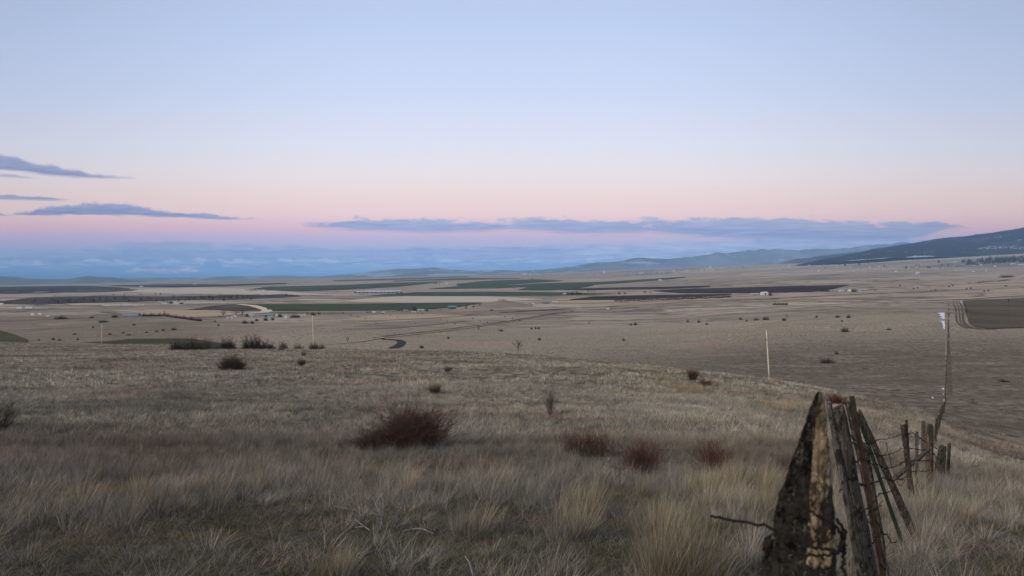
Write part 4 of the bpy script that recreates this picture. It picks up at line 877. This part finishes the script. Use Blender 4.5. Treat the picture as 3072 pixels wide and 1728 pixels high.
def nearpost():
    """split cedar post with a tapering pointed top; rings of (row, left px, ridge px, inner px, right px)"""
    Yn = 1.1; q = lambda px, py, dy=0.: pt(px, py, Yn) + np.array([0, dy, 0])
    secs = [(1177, 2453, 2458, 2461, 2465), (1190, 2449, 2457, 2464, 2474), (1230, 2437, 2454, 2476, 2487), (1270, 2429, 2450, 2483, 2493), (1310, 2419, 2447, 2487, 2497), (1349, 2408, 2443, 2491, 2501), (1389, 2396, 2440, 2494, 2504), (1429, 2386, 2437, 2497, 2507), (1469, 2376, 2436, 2501, 2512),
            (1497, 2365, 2436, 2505, 2517), (1549, 2357, 2433, 2511, 2524), (1589, 2350, 2431, 2513, 2529), (1636, 2352, 2430, 2514, 2531), (1648, 2326, 2428, 2514, 2532), (1728, 2321, 2424, 2516, 2535), (1850, 2310, 2420, 2520, 2540), (2100, 2290, 2410, 2520, 2545)]
    rows_ = []; ys = np.concatenate([np.linspace(1177, 1728, 110), np.linspace(1735, 2100, 20), [2600, 3300, 3900]])
    S = np.array(secs, float); V = []; cols = []
    nseg = 7
    for y in ys:
        a, b_, c_, d = [np.interp(y, S[:, 0], S[:, k]) for k in (1, 2, 3, 4)]
        wd = (d - a) / F * Yn
        ring = []
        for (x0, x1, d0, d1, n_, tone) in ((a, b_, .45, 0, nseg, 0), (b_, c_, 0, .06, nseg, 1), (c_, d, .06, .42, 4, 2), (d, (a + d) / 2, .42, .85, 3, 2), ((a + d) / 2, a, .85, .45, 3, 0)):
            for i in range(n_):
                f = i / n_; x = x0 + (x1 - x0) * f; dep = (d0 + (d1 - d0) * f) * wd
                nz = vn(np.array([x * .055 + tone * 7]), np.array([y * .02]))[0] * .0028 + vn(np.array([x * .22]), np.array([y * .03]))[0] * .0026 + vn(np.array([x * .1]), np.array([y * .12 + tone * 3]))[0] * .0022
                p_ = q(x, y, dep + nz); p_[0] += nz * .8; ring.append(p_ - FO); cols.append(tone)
        V += ring
    n = 2 * nseg + 10; m = len(ys)
    fs = [(i * n + k, i * n + (k + 1) % n, (i + 1) * n + (k + 1) % n, (i + 1) * n + k)[::-1] for i in range(m - 1) for k in range(n)]
    fs.append(tuple(range(n)))
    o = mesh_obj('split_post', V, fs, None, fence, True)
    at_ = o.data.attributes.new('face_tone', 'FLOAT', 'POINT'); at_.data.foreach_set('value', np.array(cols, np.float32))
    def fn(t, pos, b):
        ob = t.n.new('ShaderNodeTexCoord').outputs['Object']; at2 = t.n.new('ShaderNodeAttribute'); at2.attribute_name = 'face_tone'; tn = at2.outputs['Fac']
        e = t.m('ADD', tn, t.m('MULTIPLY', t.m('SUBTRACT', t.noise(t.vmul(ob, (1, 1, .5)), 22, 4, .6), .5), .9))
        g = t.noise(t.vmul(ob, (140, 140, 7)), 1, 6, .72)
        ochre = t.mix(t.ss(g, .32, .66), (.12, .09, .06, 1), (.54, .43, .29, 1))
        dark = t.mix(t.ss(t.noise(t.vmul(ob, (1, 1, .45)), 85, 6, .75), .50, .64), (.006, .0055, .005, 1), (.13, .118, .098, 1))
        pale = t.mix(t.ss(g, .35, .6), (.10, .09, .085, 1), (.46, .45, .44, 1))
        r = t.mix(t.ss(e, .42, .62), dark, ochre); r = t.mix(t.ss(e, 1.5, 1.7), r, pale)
        sp = t.n.new('ShaderNodeSeparateXYZ'); t.put(sp.inputs[0], pos)          # lichen crust over the lower, damp wood
        lowv = t.ss(sp.outputs[2], -.27, -.38, .25, 1.); n3 = t.noise(t.vmul(ob, (1, 1, .6)), 48, 6, .72)
        r = t.mix(t.m('MULTIPLY', lowv, t.ss(n3, .44, .52)), r, (.028, .026, .024, 1))
        r = t.mix(t.m('MULTIPLY', t.ss(n3, .54, .60), .75), r, (.05, .045, .04, 1))
        bp = t.n.new('ShaderNodeBump'); bp.inputs['Strength'].default_value = .8; bp.inputs['Distance'].default_value = .008
        t.put(bp.inputs['Height'], t.m('ADD', g, n3)); t.l.new(bp.outputs[0], b.inputs['Normal'])
        return r
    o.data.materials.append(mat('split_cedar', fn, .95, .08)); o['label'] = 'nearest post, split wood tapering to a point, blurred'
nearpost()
def spost(top, low, wpx, Y, mt, label=None, kind='wood', seed=0, pointed=0., Yl=None, name='wooden_post', wl=None, dp=.8):
    """a weathered post through two picture points at depth Y, carried on down into the ground"""
    A = pt(*top, Y); B = pt(*low, Yl or Y); d = B - A
    t_ = 1.0
    while t_ < 6 and (A + d * t_)[2] > H((A + d * t_)[0], (A + d * t_)[1]) - .15: t_ += .02
    r0 = wpx * Y / F / 2; r1 = (wl or wpx) * (Yl or Y) / F / 2; rng = random.Random(seed); m = MB(); n = 9; K = 26
    axd = d / np.linalg.norm(d); sx = np.cross(axd, (0, 1, 0)); sx /= np.linalg.norm(sx); sy = np.cross(axd, sx)
    lob = [1 + rng.uniform(-.22, .22) for _ in range(n)]
    for i in range(K + 1):
        f = t_ * (i / K) ** 1.3; c_ = A + d * f - FO; r_ = r0 + (r1 - r0) * min(f, 1)
        if pointed and f < pointed: r_ *= .12 + .88 * f / pointed
        for k in range(n):
            a = 2 * math.pi * k / n + .2 + seed; w_ = lob[k] * (1 + .10 * vn(np.array([k * 1.7 + seed * 3]), np.array([f * 7.]))[0]); zz = 0
            if i == 0: zz = rng.uniform(-.02, .03)
            m.v.append(c_ + (sx * math.cos(a) + sy * math.sin(a) * dp) * r_ * w_ - axd * zz)
    for i in range(K):
        for k in range(n): m.f.append((i * n + k, (i + 1) * n + k, (i + 1) * n + (k + 1) % n, i * n + (k + 1) % n))
    m.f.append(tuple(range(n)))
    o = m.build(name, mt, fence)
    if label: o['label'] = label
    return o
def tpost(top, low, wpx, Y, mt, label, Yl=None):
    A = pt(*top, Y); B = pt(*low, Yl or Y); d = B - A; t_ = 1.0
    while t_ < 6 and (A + d * t_)[2] > H((A + d * t_)[0], (A + d * t_)[1]) - .1: t_ += .02
    E = A + d * t_; r_ = wpx * Y / F / 2; ax = d / np.linalg.norm(d); sx = np.cross(ax, (0, 1, 0)); sx /= np.linalg.norm(sx); sy = np.cross(ax, sx)
    m = MB()
    def bar(ca, cb, hx, hy):
        b_ = len(m.v)
        for c_ in (ca, cb):
            for u_, v_ in ((-1, -1), (1, -1), (1, 1), (-1, 1)): m.v.append(c_ + sx * hx * u_ + sy * hy * v_ - FO)
        m.f += [tuple(b_ + i for i in q) for q in ((0,1,2,3),(7,6,5,4),(0,4,5,1),(1,5,6,2),(2,6,7,3),(3,7,4,0))]
    bar(A, E, r_, .003); bar(A + sy * .0178, E + sy * .0178, .003, .0145)
    L = np.linalg.norm(E - A); n = int(L / .055)
    for i in range(1, n): q = A + ax * .055 * i - sy * .007; bar(q, q + ax * .016, r_ * .3, .004)
    o = m.build('steel_post', mt, fence); o['label'] = label
spost((2511, 1228), (2604, 1728), 50, 4.0, M_w1, 'thick lichened wooden post leaning left behind the nearest post', seed=1, wl=58)
spost((2487, 1212), (2575, 1700), 17, 3.2, M_w3, 'thin pale grey wooden stay beside the nearest post', seed=2, wl=18)
spost((2508, 1330), (2588, 1728), 24, 3.85, M_w2, 'dark side face of the thick lichened post, added as a separate piece', seed=12, wl=28)  # stands in for the thick post's dark side face, not another post
tpost((2555, 1188), (2639, 1668), 15, 5.0, M_rust, 'rusty steel post, tallest of the leaning cluster')
spost((2543, 1210), (2590, 1420), 18, 5.6, M_w2, 'broken dark wooden post with a pale split side', seed=3, wl=18)
spost((2592, 1335), (2655, 1728), 28, 5.8, M_w1, 'rough wooden post behind the rusty steel post', seed=4, wl=38)
tpost((2572, 1240), (2679, 1549), 11, 7.5, M_grn, 'green painted steel post leaning hard left')
spost((2577, 1236), (2704, 1520), 15, 8.2, M_w2, 'long dark wooden post leaning hard left', seed=5, wl=22)
spost((2709, 1275), (2736, 1489), 14, 11.2, M_w2, 'stout dark post with a flat top', seed=6, wl=15)
tpost((2719, 1259), (2733, 1468), 7, 11.4, M_rust, 'thin rusty steel post behind the stout dark post')
spost((2751, 1295), (2750, 1445), 10, 12.5, M_w3, 'thin grey upright post', seed=7)
spost((2778, 1272), (2789, 1440), 16, 13.5, M_w4, 'split post with a long pointed peak and orange base', seed=8, pointed=.28)
tpost((2797, 1330), (2797, 1432), 6, 14, M_rust, 'short rusty steel post right of the peaked post')
spost((2828, 1338), (2812, 1448), 20, 17, M_w2, 'broad dark post leaning right, farthest of the cluster', seed=9, wl=34)
spost((2848, 1332), (2842, 1440), 9, 17.5, M_w2, 'thin dark post at the right end of the cluster', seed=10)
m = MB(); A, B = pt(2685, 1434, 12.2) - FO, pt(2787, 1348, 13.3) - FO; m.tube([A, (A + B) / 2, B], [.045, .042, .04], 6, True); o = m.build('brace', M_w1, fence); o['label'] = 'diagonal wooden brace between the upright posts'
def wire(pts, r_=.0032, barbs=True, seed=0, sag=0., n_=14, step=.12):
    """pts: (px, py, Y); barbed strand through them with short twisted barbs"""
    rng = random.Random(seed); P = []
    for a, b_ in zip(pts[:-1], pts[1:]):
        A, B = pt(*a), pt(*b_)
        for i in range(n_):
            f = i / n_; q = A + (B - A) * f; q = q + np.array([rng.gauss(0, .004), rng.gauss(0, .004), rng.gauss(0, .004) - sag * math.sin(math.pi * f)]) * min(1., A[1] / 3); P.append(q - FO)
    P.append(pt(*pts[-1]) - FO); m = MB(); m.tube(P, r_, 5)
    if barbs:
        acc = 0
        for a, b_ in zip(P[:-1], P[1:]):
            acc += np.linalg.norm(b_ - a)
            if acc > step:
                acc = 0
                for s_ in (-1, 1):
                    e = np.array([rng.gauss(0, 1), rng.gauss(0, 1), rng.gauss(0, 1)]); e /= np.linalg.norm(e); m.tube([a - e * .013, a + e * .013], r_ * .7, 3)
    return m.build('barbed_wire', M_wire, fence)
wire([(2129, 1545, 1.35), (2200, 1560, 1.25), (2300, 1579, 1.12), (2362, 1602, 1.02), (2440, 1640, .985), (2508, 1656, .99), (2534, 1600, 1.05)], .0026, False, n_=8)
wire([(2345, 1486, 1.1), (2372, 1482, 1.04), (2400, 1510, .99), (2445, 1540, .985), (2490, 1566, .99), (2518, 1592, 1.0), (2532, 1630, 1.03)], .0022, False, n_=8)
wire([(2350, 1640, 1.06), (2385, 1660, 1.0), (2430, 1667, .985), (2480, 1664, .985), (2522, 1652, 1.0), (2536, 1600, 1.03), (2512, 1560, 1.0)], .0022, False, n_=8)
wire([(2530, 1610, 1.02), (2534, 1660, 1.01), (2528, 1700, 1.0), (2536, 1728, 1.0), (2536, 1800, 1.0)], .0022, False)
for k, (a, b_, c_, d, e) in enumerate([((2503, 1286, 3.9), (2541, 1298, 4.8), (2600, 1330, 6.5), (2634, 1318, 8.2), (2706, 1302, 11.1)), ((2500, 1318, 3.9), (2560, 1330, 4.9), (2626, 1360, 7.2), (2652, 1366, 8.4), (2712, 1342, 11.1)),
      ((2520, 1400, 3.9), (2588, 1372, 4.9), (2636, 1392, 7.2), (2668, 1404, 8.4), (2716, 1382, 11.1)), ((2545, 1432, 3.9), (2590, 1452, 5.0), (2652, 1432, 7.4), (2690, 1440, 8.5), (2725, 1425, 11.1))]):
    wire([a, b_, c_, d, e], .0042, True, k, .02, 10)
wire([(2560, 1545, 3.9), (2602, 1520, 4.9), (2640, 1480, 5.8), (2690, 1462, 8.2)], .003, True, 8, .02); wire([(2562, 1590, 3.9), (2580, 1540, 4.4), (2612, 1530, 4.9), (2650, 1500, 5.8)], .003, True, 9, .03)
wire([(2535, 1430, 3.8), (2560, 1440, 4.2), (2600, 1455, 4.9)], .003, True, 10, .01); wire([(2520, 1478, 3.8), (2530, 1452, 3.8), (2548, 1440, 3.8), (2540, 1420, 3.8)], .003, True, 11, .0); wire([(2600, 1550, 4.9), (2630, 1560, 5.4), (2660, 1600, 5.8), (2690, 1620, 6.2)], .0028, True, 12, .05)
wire([(2640, 1690, 4.8), (2655, 1712, 5), (2650, 1728, 5)], .003, True, 13); wire([(2604, 1640, 3.9), (2622, 1625, 4.2), (2632, 1600, 4.7)], .003, True, 14)
for k, pts in enumerate([[(2712, 1300, 11.1), (2740, 1297, 12.2), (2752, 1306, 12.5), (2776, 1324, 13.4), (2797, 1336, 14), (2826, 1352, 17)], [(2714, 1340, 11.1), (2751, 1346, 12.5), (2776, 1348, 13.4), (2800, 1360, 14), (2824, 1382, 17)],
      [(2718, 1380, 11.1), (2751, 1380, 12.5), (2786, 1379, 13.4), (2800, 1385, 14), (2822, 1410, 17)], [(2722, 1410, 11.1), (2751, 1412, 12.5), (2788, 1410, 13.4)]]): wire(pts, .006, True, 20 + k, .02)
wire([(2660, 1330, 8.2), (2682, 1420, 9.5), (2715, 1440, 11), (2700, 1455, 10.5), (2690, 1440, 10)], .003, True, 30, .03)

# field fence running on downhill and up the facing slope
ff = empty('wire_fence', at(2842, 1150, 60)); O2 = np.array(ff.location)
Ys = list(np.arange(24, 130, 5.2)) + list(np.arange(130, 420, 8.)) + list(np.arange(420, 900, 22.)); tops = []
for i, Yf in enumerate(Ys):
    Xf = .640 * Yf - .9; z0 = float(H(Xf, Yf)); rng = random.Random(i); hgt = 1.25 + .15 * rng.random(); lx = rng.gauss(0, .06)
    m = MB(); r_ = .06 if Yf < 150 else .085; r_ *= 1.35; m.tube([(Xf - O2[0], Yf - O2[1], z0 - .3 - O2[2]), (Xf + lx - O2[0], Yf - O2[1], z0 + hgt - O2[2])], [r_, r_ * .8], 5, True)
    tops.append((Xf + lx, Yf, z0 + hgt)); m.build('post', M_w2 if i % 3 else M_w3, ff)
for dz_ in (.12, .42, .75):
    m = MB(); m.tube([np.array(p_) - O2 - np.array([0, 0, dz_]) for p_ in tops], [.008 + .00006 * p_[1] for p_ in tops], 3); m.build('wire', M_wire, ff)
ribbon('fence_bank', [(2846,905),(2846,940),(2845,985),(2847,1040),(2849,1100),(2850,1150),(2850,1185)], 1.2, M_rut, 130, .5)
tag(ff, 'straight wire fence running down into the dip and up the pasture past the snow', 'fence')
def field_fence(pts, label, n, ymin, hgt=1.3):
    L = [0.]
    for a, b_ in zip(pts[:-1], pts[1:]): L.append(L[-1] + math.hypot(b_[0] - a[0], b_[1] - a[1]))
    root = None; tp_ = []
    for i in range(n):
        d = L[-1] * i / (n - 1); x = np.interp(d, L, [p_[0] for p_ in pts]); y = np.interp(d, L, [p_[1] for p_ in pts]); q = at(x, y, ymin)
        if root is None: root = empty('wire_fence', q); o_ = np.array(root.location)
        m = MB(); m.tube([q - o_ - (0, 0, .3), q - o_ + (0, 0, hgt)], .0001 * q[1] + .04, 4, True); m.build('post', M_w2, root); tp_.append(q - o_ + np.array([0, 0, hgt * .8]))
    m = MB(); m.tube(tp_, .05, 3); m.build('wire', M_wire, root)
    tag(root, label, 'fence')
field_fence([(1160, 1003), (1370, 995), (1560, 985), (1800, 973), (2048, 966), (2300, 959), (2560, 952)], 'long field fence with dark posts crossing the tan field above the ridge', 60, 400, 1.6)
field_fence([(2838, 938), (2960, 939), (3072, 939), (3160, 939)], 'straight fence crossing the dark sown field at right', 12, 400)

# ------------------------------------------------------------------ grass: one mass of tufts nobody could count
def grass_mat(name, cols, v=.3):
    def fn(t, pos, b):
        oi = t.n.new('ShaderNodeObjectInfo'); lo = oi.outputs['Location']
        n = t.noise(lo, .045, 3, .6); n2 = t.noise(t.vmul(lo, (1, 1, 1), (50, 20, 0)), .22, 4, .65); n3 = t.noise(t.vmul(lo, (1, 1, 1), (90, 5, 0)), .9, 2, .5)
        r = t.mix(t.ss(n2, .38, .62), (*cols[0], 1), (*cols[1], 1))
        r = t.mix(t.m('MULTIPLY', t.ss(n, .48, .62), .8), r, (*cols[2], 1))
        r = t.mix(t.m('MULTIPLY', t.ss(n3, .5, .72), .5), r, (*cols[3], 1))
        ba = t.n.new('ShaderNodeAttribute'); ba.attribute_name = 'bl'
        k = t.m('MULTIPLY', t.m('MULTIPLY_ADD', oi.outputs['Random'], v * 2, 1 - v), t.m('MULTIPLY_ADD', ba.outputs['Fac'], 1.25, .4))
        dr = t.noise(t.vmul(lo, (.7, 1, 1), (13, 44, 0)), .06, 5, .68); k = t.m('MULTIPLY', k, t.ss(dr, .36, .58, .58, 1.08))
        dv = t.n.new('ShaderNodeVectorMath'); dv.operation = 'DISTANCE'; t.put(dv.inputs[0], lo); dv.inputs[1].default_value = (-14, 20, -5.3)
        r = t.mix(t.m('MULTIPLY', t.ss(t.m('MULTIPLY_ADD', n2, 9.0, dv.outputs['Value']), 19, 5), .4), r, (.26, .185, .155, 1))
        return t.mix(1., r, t.comb(k, k, k), 'MULTIPLY')
    m = mat(name, fn, .95, .05)
    return m
M_straw = grass_mat('dry_straw', [(.33, .285, .225), (.30, .28, .24), (.29, .225, .185), (.37, .31, .215)], .35)
M_thatch = grass_mat('matted_thatch', [(.18, .15, .115), (.15, .135, .105), (.18, .13, .10), (.25, .18, .105)])
M_turf = grass_mat('green_turf', [(.080, .092, .030), (.10, .10, .04), (.085, .082, .036), (.15, .115, .055)])
M_mid = grass_mat('slope_grass', [(.45, .395, .315), (.36, .335, .28), (.42, .34, .27), (.22, .215, .145)], .42)
M_mid2 = grass_mat('pasture_grass', [(.29, .245, .19), (.22, .20, .155), (.29, .215, .17), (.15, .14, .095)], .42)
M_weed = grass_mat('dark_weed_stalk', [(.07, .055, .042), (.09, .07, .055), (.08, .055, .045), (.10, .08, .06)], .3)
M_gold = grass_mat('golden_straw', [(.42, .345, .225), (.38, .33, .235), (.36, .29, .20), (.45, .365, .22)])
pc = bpy.data.collections.new('grass_tufts')
def tuft(idx, n, h, hv, spread, wd, lean, bend, mt, wind=.25, flat_=0.):
    rng = np.random.default_rng(idx + 100); V = []; Fq = []; BL = []
    for i in range(n):
        a = rng.random() * 6.283; q = rng.random() ** .6; bx, by = math.cos(a) * q * spread, math.sin(a) * q * spread
        L = h * (1 - hv + hv * 2 * rng.random()); t0 = lean * (.3 + q) * (.5 + rng.random()); a2 = a + rng.normal(0, .6)
        d = np.array([math.cos(a2) * math.sin(t0) + wind * rng.random(), math.sin(a2) * math.sin(t0), math.cos(t0)]); d /= np.linalg.norm(d)
        g = np.array([math.cos(a2) * .8 + wind * 2.2, math.sin(a2) * .8, -flat_]) * bend * (.3 + rng.random())
        p = np.array([bx, by, -.03]); sd = np.array([math.cos(a2 + 1.57 + rng.normal(0, .5)), math.sin(a2 + 1.57), 0]) * wd * (.6 + .8 * rng.random())
        b0 = len(V); S = 4; BL += [rng.random() ** 1.4] * (2 * S + 1)
        for k in range(S + 1):
            f = k / S; w_ = sd * (1 - f) ** .7 * .5
            if k < S: V += [p - w_, p + w_]
            else: V.append(p)
            d = d + g / S; d /= np.linalg.norm(d); p = p + d * L / S
        for k in range(S - 1): Fq.append((b0 + 2 * k, b0 + 2 * k + 1, b0 + 2 * k + 3, b0 + 2 * k + 2))
        Fq.append((b0 + 2 * S - 2, b0 + 2 * S - 1, b0 + 2 * S, b0 + 2 * S))
    Fq = [f if f[2] != f[3] else f[:3] for f in Fq]
    me = bpy.data.meshes.new('tuft'); me.from_pydata([tuple(v) for v in V], [], Fq); me.materials.append(mt); ba = me.attributes.new('bl', 'FLOAT', 'POINT'); ba.data.foreach_set('value', np.array(BL, np.float32))
    o = bpy.data.objects.new('tuft_%02d' % idx, me); pc.objects.link(o)
# 0-2 tall bunches, 3-5 medium, 6-8 thatch, 9 turf, 10-11 mid range, 12-13 far, 14 golden bunch, 15 thin stalks
for i in range(3): tuft(i, 85, .46, .35, .075, .0035, .42, .35, M_straw, .22)
for i in range(3, 6): tuft(i, 60, .27, .4, .10, .0035, .7, .7, M_straw, .2, .3)
for i in range(6, 9): tuft(i, 70, .17, .5, .16, .004, 1.15, 1.1, M_thatch, .1, .6)
tuft(9, 90, .07, .4, .14, .004, .8, .5, M_turf, .1)
for i in range(10, 12): tuft(i, 46, .31, .5, .17, .012, .6, .7, M_mid, .22, .2)
for i in range(12, 14): tuft(i, 30, .42, .5, .36, .034, .5, .6, M_mid, .25, .2)
tuft(14, 150, .62, .3, .13, .0042, .36, .35, M_gold, .25)
tuft(15, 7, .62, .35, .16, .003, .3, .3, M_gold, .15)
tuft(16, 26, .34, .5, .5, .036, .7, .6, M_mid2, .25, .2); tuft(17, 26, .28, .5, .6, .036, .8, .6, M_mid2, .25, .2); tuft(18, 9, .42, .5, .14, .0045, .6, .9, M_weed, .1, .1); tuft(19, 16, .26, .5, .2, .004, 1.1, 1.2, M_weed, .1, .3)
gr_ = np.random.default_rng(77)
GX, GY, GI, GS = [], [], [], []
def scatter(n, y0, y1, kinds, probs, smin, smax, wfun=None, half=.88, extra=1.5):
    Y = np.sqrt(gr_.random(n) * (y1 * y1 - y0 * y0) + y0 * y0); X = (gr_.random(n) * 2 - 1) * (half * Y + extra)
    keep = np.ones(n, bool)
    if wfun is not None: keep = gr_.random(n) < wfun(X, Y)
    X, Y = X[keep], Y[keep]; m = len(X)
    GX.append(X); GY.append(Y); GI.append(gr_.choice(kinds, m, p=probs)); GS.append(smin + (smax - smin) * gr_.random(m))
turfy = lambda X, Y: np.clip(.5 + 1.3 * vn(X / 1.7 + 3, Y / 2.2 + 8) + .6 * vn(X / .6, Y / .7) - .25 * np.clip((X - .12 * Y) / 1.5, -1, 1) + np.clip((9.0 - Y) / 4, -.5, .5) + .45 * (X > .64 * Y + .2), 0, 1)
near_crest = lambda X, Y: (Y < crest(np.clip(X / np.maximum(Y, 1), -1.2, 1.2)) * 1.05).astype(float)
scatter(9000, .7, 14, [6, 7, 8], [.34, .33, .33], .7, 1.3)
scatter(9000, .7, 14, [9], [1.], .6, 1.5, lambda X, Y: turfy(X, Y) * .8)
scatter(5200, 2.2, 14, [3, 4, 5], [.34, .33, .33], .5, 1.2, lambda X, Y: 1.05 - turfy(X, Y))
scatter(2600, 5.2, 15, [0, 1, 2, 15], [.29, .29, .29, .13], .45, 1.05, lambda X, Y: (1 - turfy(X, Y)) * .8)
scatter(23000, 13, 30, [0, 1, 2, 3, 4, 5, 6], [.09, .09, .08, .20, .20, .18, .16], .4, .95, lambda X, Y: np.clip(.75 + .6 * vn(X / 4, Y / 5) + .25 * vn(X / 1.2, Y / 1.2), .25, 1))
scatter(52000, 26, 75, [10, 11], [.5, .5], .75, 1.3, lambda X, Y: np.clip(.62 + .75 * vn(X / 3, Y / 7) + .3 * vn(X / 14, Y / 18), .25, 1) * near_crest(X, Y))
scatter(105000, 70, 345, [12, 13], [.5, .5], .7, 1.25, lambda X, Y: np.clip(.62 + .8 * vn(X / 5, Y / 14) + .4 * vn(X / 30, Y / 30), .06, 1) * near_crest(X, Y), .82, 0)
scatter(700, 3, 22, [18, 19], [.5, .5], .6, 1.3, lambda X, Y: np.clip(.4 + vn(X / 2.5, Y / 3.), 0, 1))
scatter(16000, 22, 75, [16, 17], [.5, .5], .4, .8, lambda X, Y: (1 - near_crest(X, Y)) * (X > .5 * Y), .9, 1)
scatter(52000, 60, 480, [16, 17], [.5, .5], .6, 1.15, lambda X, Y: np.clip(.45 + .9 * vn(X / 7, Y / 14), .03, 1) * (1 - near_crest(X, Y)) * (X / Y > .12) * (Y > 20), .84, 0)
def clump(px, py, n, rad, kinds, s0, s1, stretch=1.):
    q = at(px, py)
    a = gr_.random(n) * 6.28; r_ = np.sqrt(gr_.random(n)) * rad
    GX.append(q[0] + np.cos(a) * r_ * stretch); GY.append(q[1] + np.sin(a) * r_); GI.append(gr_.choice(kinds, n)); GS.append(s0 + (s1 - s0) * gr_.random(n))
for (px, py, n, rad, s0, s1, st_) in ((2060, 1760, 22, .34, .85, 1.15, 1), (2200, 1545, 16, .40, .8, 1.1, 1.4), (1990, 1600, 12, .4, .6, .9, 1), (1400, 1600, 8, .25, .6, .8, 1), (1690, 1620, 9, .22, .7, .9, 1), (2290, 1470, 14, .6, .7, 1., 1.5), (1600, 1500, 10, .5, .6, .9, 1.5),
        (1990, 1480, 14, .8, .7, 1., 1.6), (700, 1480, 12, .5, .6, .9, 1.3), (2760, 1560, 18, .7, .6, 1., 1), (1020, 1728, 6, .2, .45, .6, 1), (1850, 1560, 10, .5, .6, .9, 1.4), (1200, 1470, 9, .6, .6, .85, 1.5), (330, 1500, 8, .5, .5, .8, 1.3), (2700, 1490, 8, .5, .7, 1, 1)):
    clump(px, py, n, rad, [14, 0, 1], s0, s1, st_)
for (px, py, n, rad) in ((2070, 1170, 26, 3.), (2150, 1180, 20, 4.), (2330, 1230, 14, 3.), (1960, 1140, 10, 2.)):
    clump(px, py, n, rad, [14], 1.2, 1.7, 1.6)
q_ = [at(x, 1338) for x in range(-60, 3130, 6)]
GX.append(np.array([v[0] for v in q_ for _ in range(3)]) + gr_.normal(0, .12, 3 * len(q_))); GY.append(np.array([v[1] for v in q_ for _ in range(3)]) + gr_.normal(0, .6, 3 * len(q_)))
GI.append(gr_.choice([0, 1, 2], 3 * len(q_))); GS.append(.6 + .45 * gr_.random(3 * len(q_)))
bushes_xy = [at(x, y) for x, y in ((1212, 1352), (1160, 1352), (1270, 1352), (1760, 1362), (1925, 1412), (2140, 1408))]
GX, GY, GI, GS = map(np.concatenate, (GX, GY, GI, GS))
ok = ~((np.hypot(GX - .48, GY - 1.1) < .45) | ((GY < 1.3) & (np.abs(GX) < 1.2)))
for b_ in bushes_xy: ok &= ~((np.abs(GX - b_[0]) < .75) & (GY < b_[1] + .5) & (GY > b_[1] - 1.6) & (gr_.random(len(GX)) < .9) & np.isin(GI, [0, 1, 2, 3, 4, 5, 10, 11, 14]))
GX, GY, GI, GS = GX[ok], GY[ok], GI[ok], GS[ok]; n = len(GX)
me = bpy.data.meshes.new('grass'); me.vertices.add(n)
me.vertices.foreach_set('co', np.stack([GX, GY, H(GX, GY)], -1).ravel())
a_ = me.attributes.new('idx', 'INT', 'POINT'); a_.data.foreach_set('value', GI.astype(np.int32))
a_ = me.attributes.new('scl', 'FLOAT', 'POINT'); a_.data.foreach_set('value', GS.astype(np.float32))
a_ = me.attributes.new('rot', 'FLOAT_VECTOR', 'POINT'); a_.data.foreach_set('vector', np.stack([gr_.normal(0, .08, n), gr_.normal(0, .08, n), gr_.normal(0, .9, n)], -1).astype(np.float32).ravel())
go = bpy.data.objects.new('grass', me); col.objects.link(go)
ng = bpy.data.node_groups.new('grass_scatter', 'GeometryNodeTree')
ng.interface.new_socket('Geometry', in_out='INPUT', socket_type='NodeSocketGeometry'); ng.interface.new_socket('Geometry', in_out='OUTPUT', socket_type='NodeSocketGeometry')
gi = ng.nodes.new('NodeGroupInput'); gout = ng.nodes.new('NodeGroupOutput'); iop = ng.nodes.new('GeometryNodeInstanceOnPoints')
ci = ng.nodes.new('GeometryNodeCollectionInfo'); ci.inputs['Collection'].default_value = pc; ci.inputs['Separate Children'].default_value = True; ci.inputs['Reset Children'].default_value = True
def na(nm, ty):
    q = ng.nodes.new('GeometryNodeInputNamedAttribute'); q.data_type = ty; q.inputs['Name'].default_value = nm; return [o_ for o_ in q.outputs if o_.enabled and o_.name == 'Attribute'][0]
ng.links.new(gi.outputs[0], iop.inputs['Points']); ng.links.new(ci.outputs[0], iop.inputs['Instance']); iop.inputs['Pick Instance'].default_value = True
ng.links.new(na('idx', 'INT'), iop.inputs['Instance Index']); ng.links.new(na('rot', 'FLOAT_VECTOR'), iop.inputs['Rotation']); ng.links.new(na('scl', 'FLOAT'), iop.inputs['Scale'])
ng.links.new(iop.outputs[0], gout.inputs[0])
md = go.modifiers.new('scatter', 'NODES'); md.node_group = ng
tag(go, 'dry winter grass in pale tufts over the whole near slope', 'grass', kind='stuff')
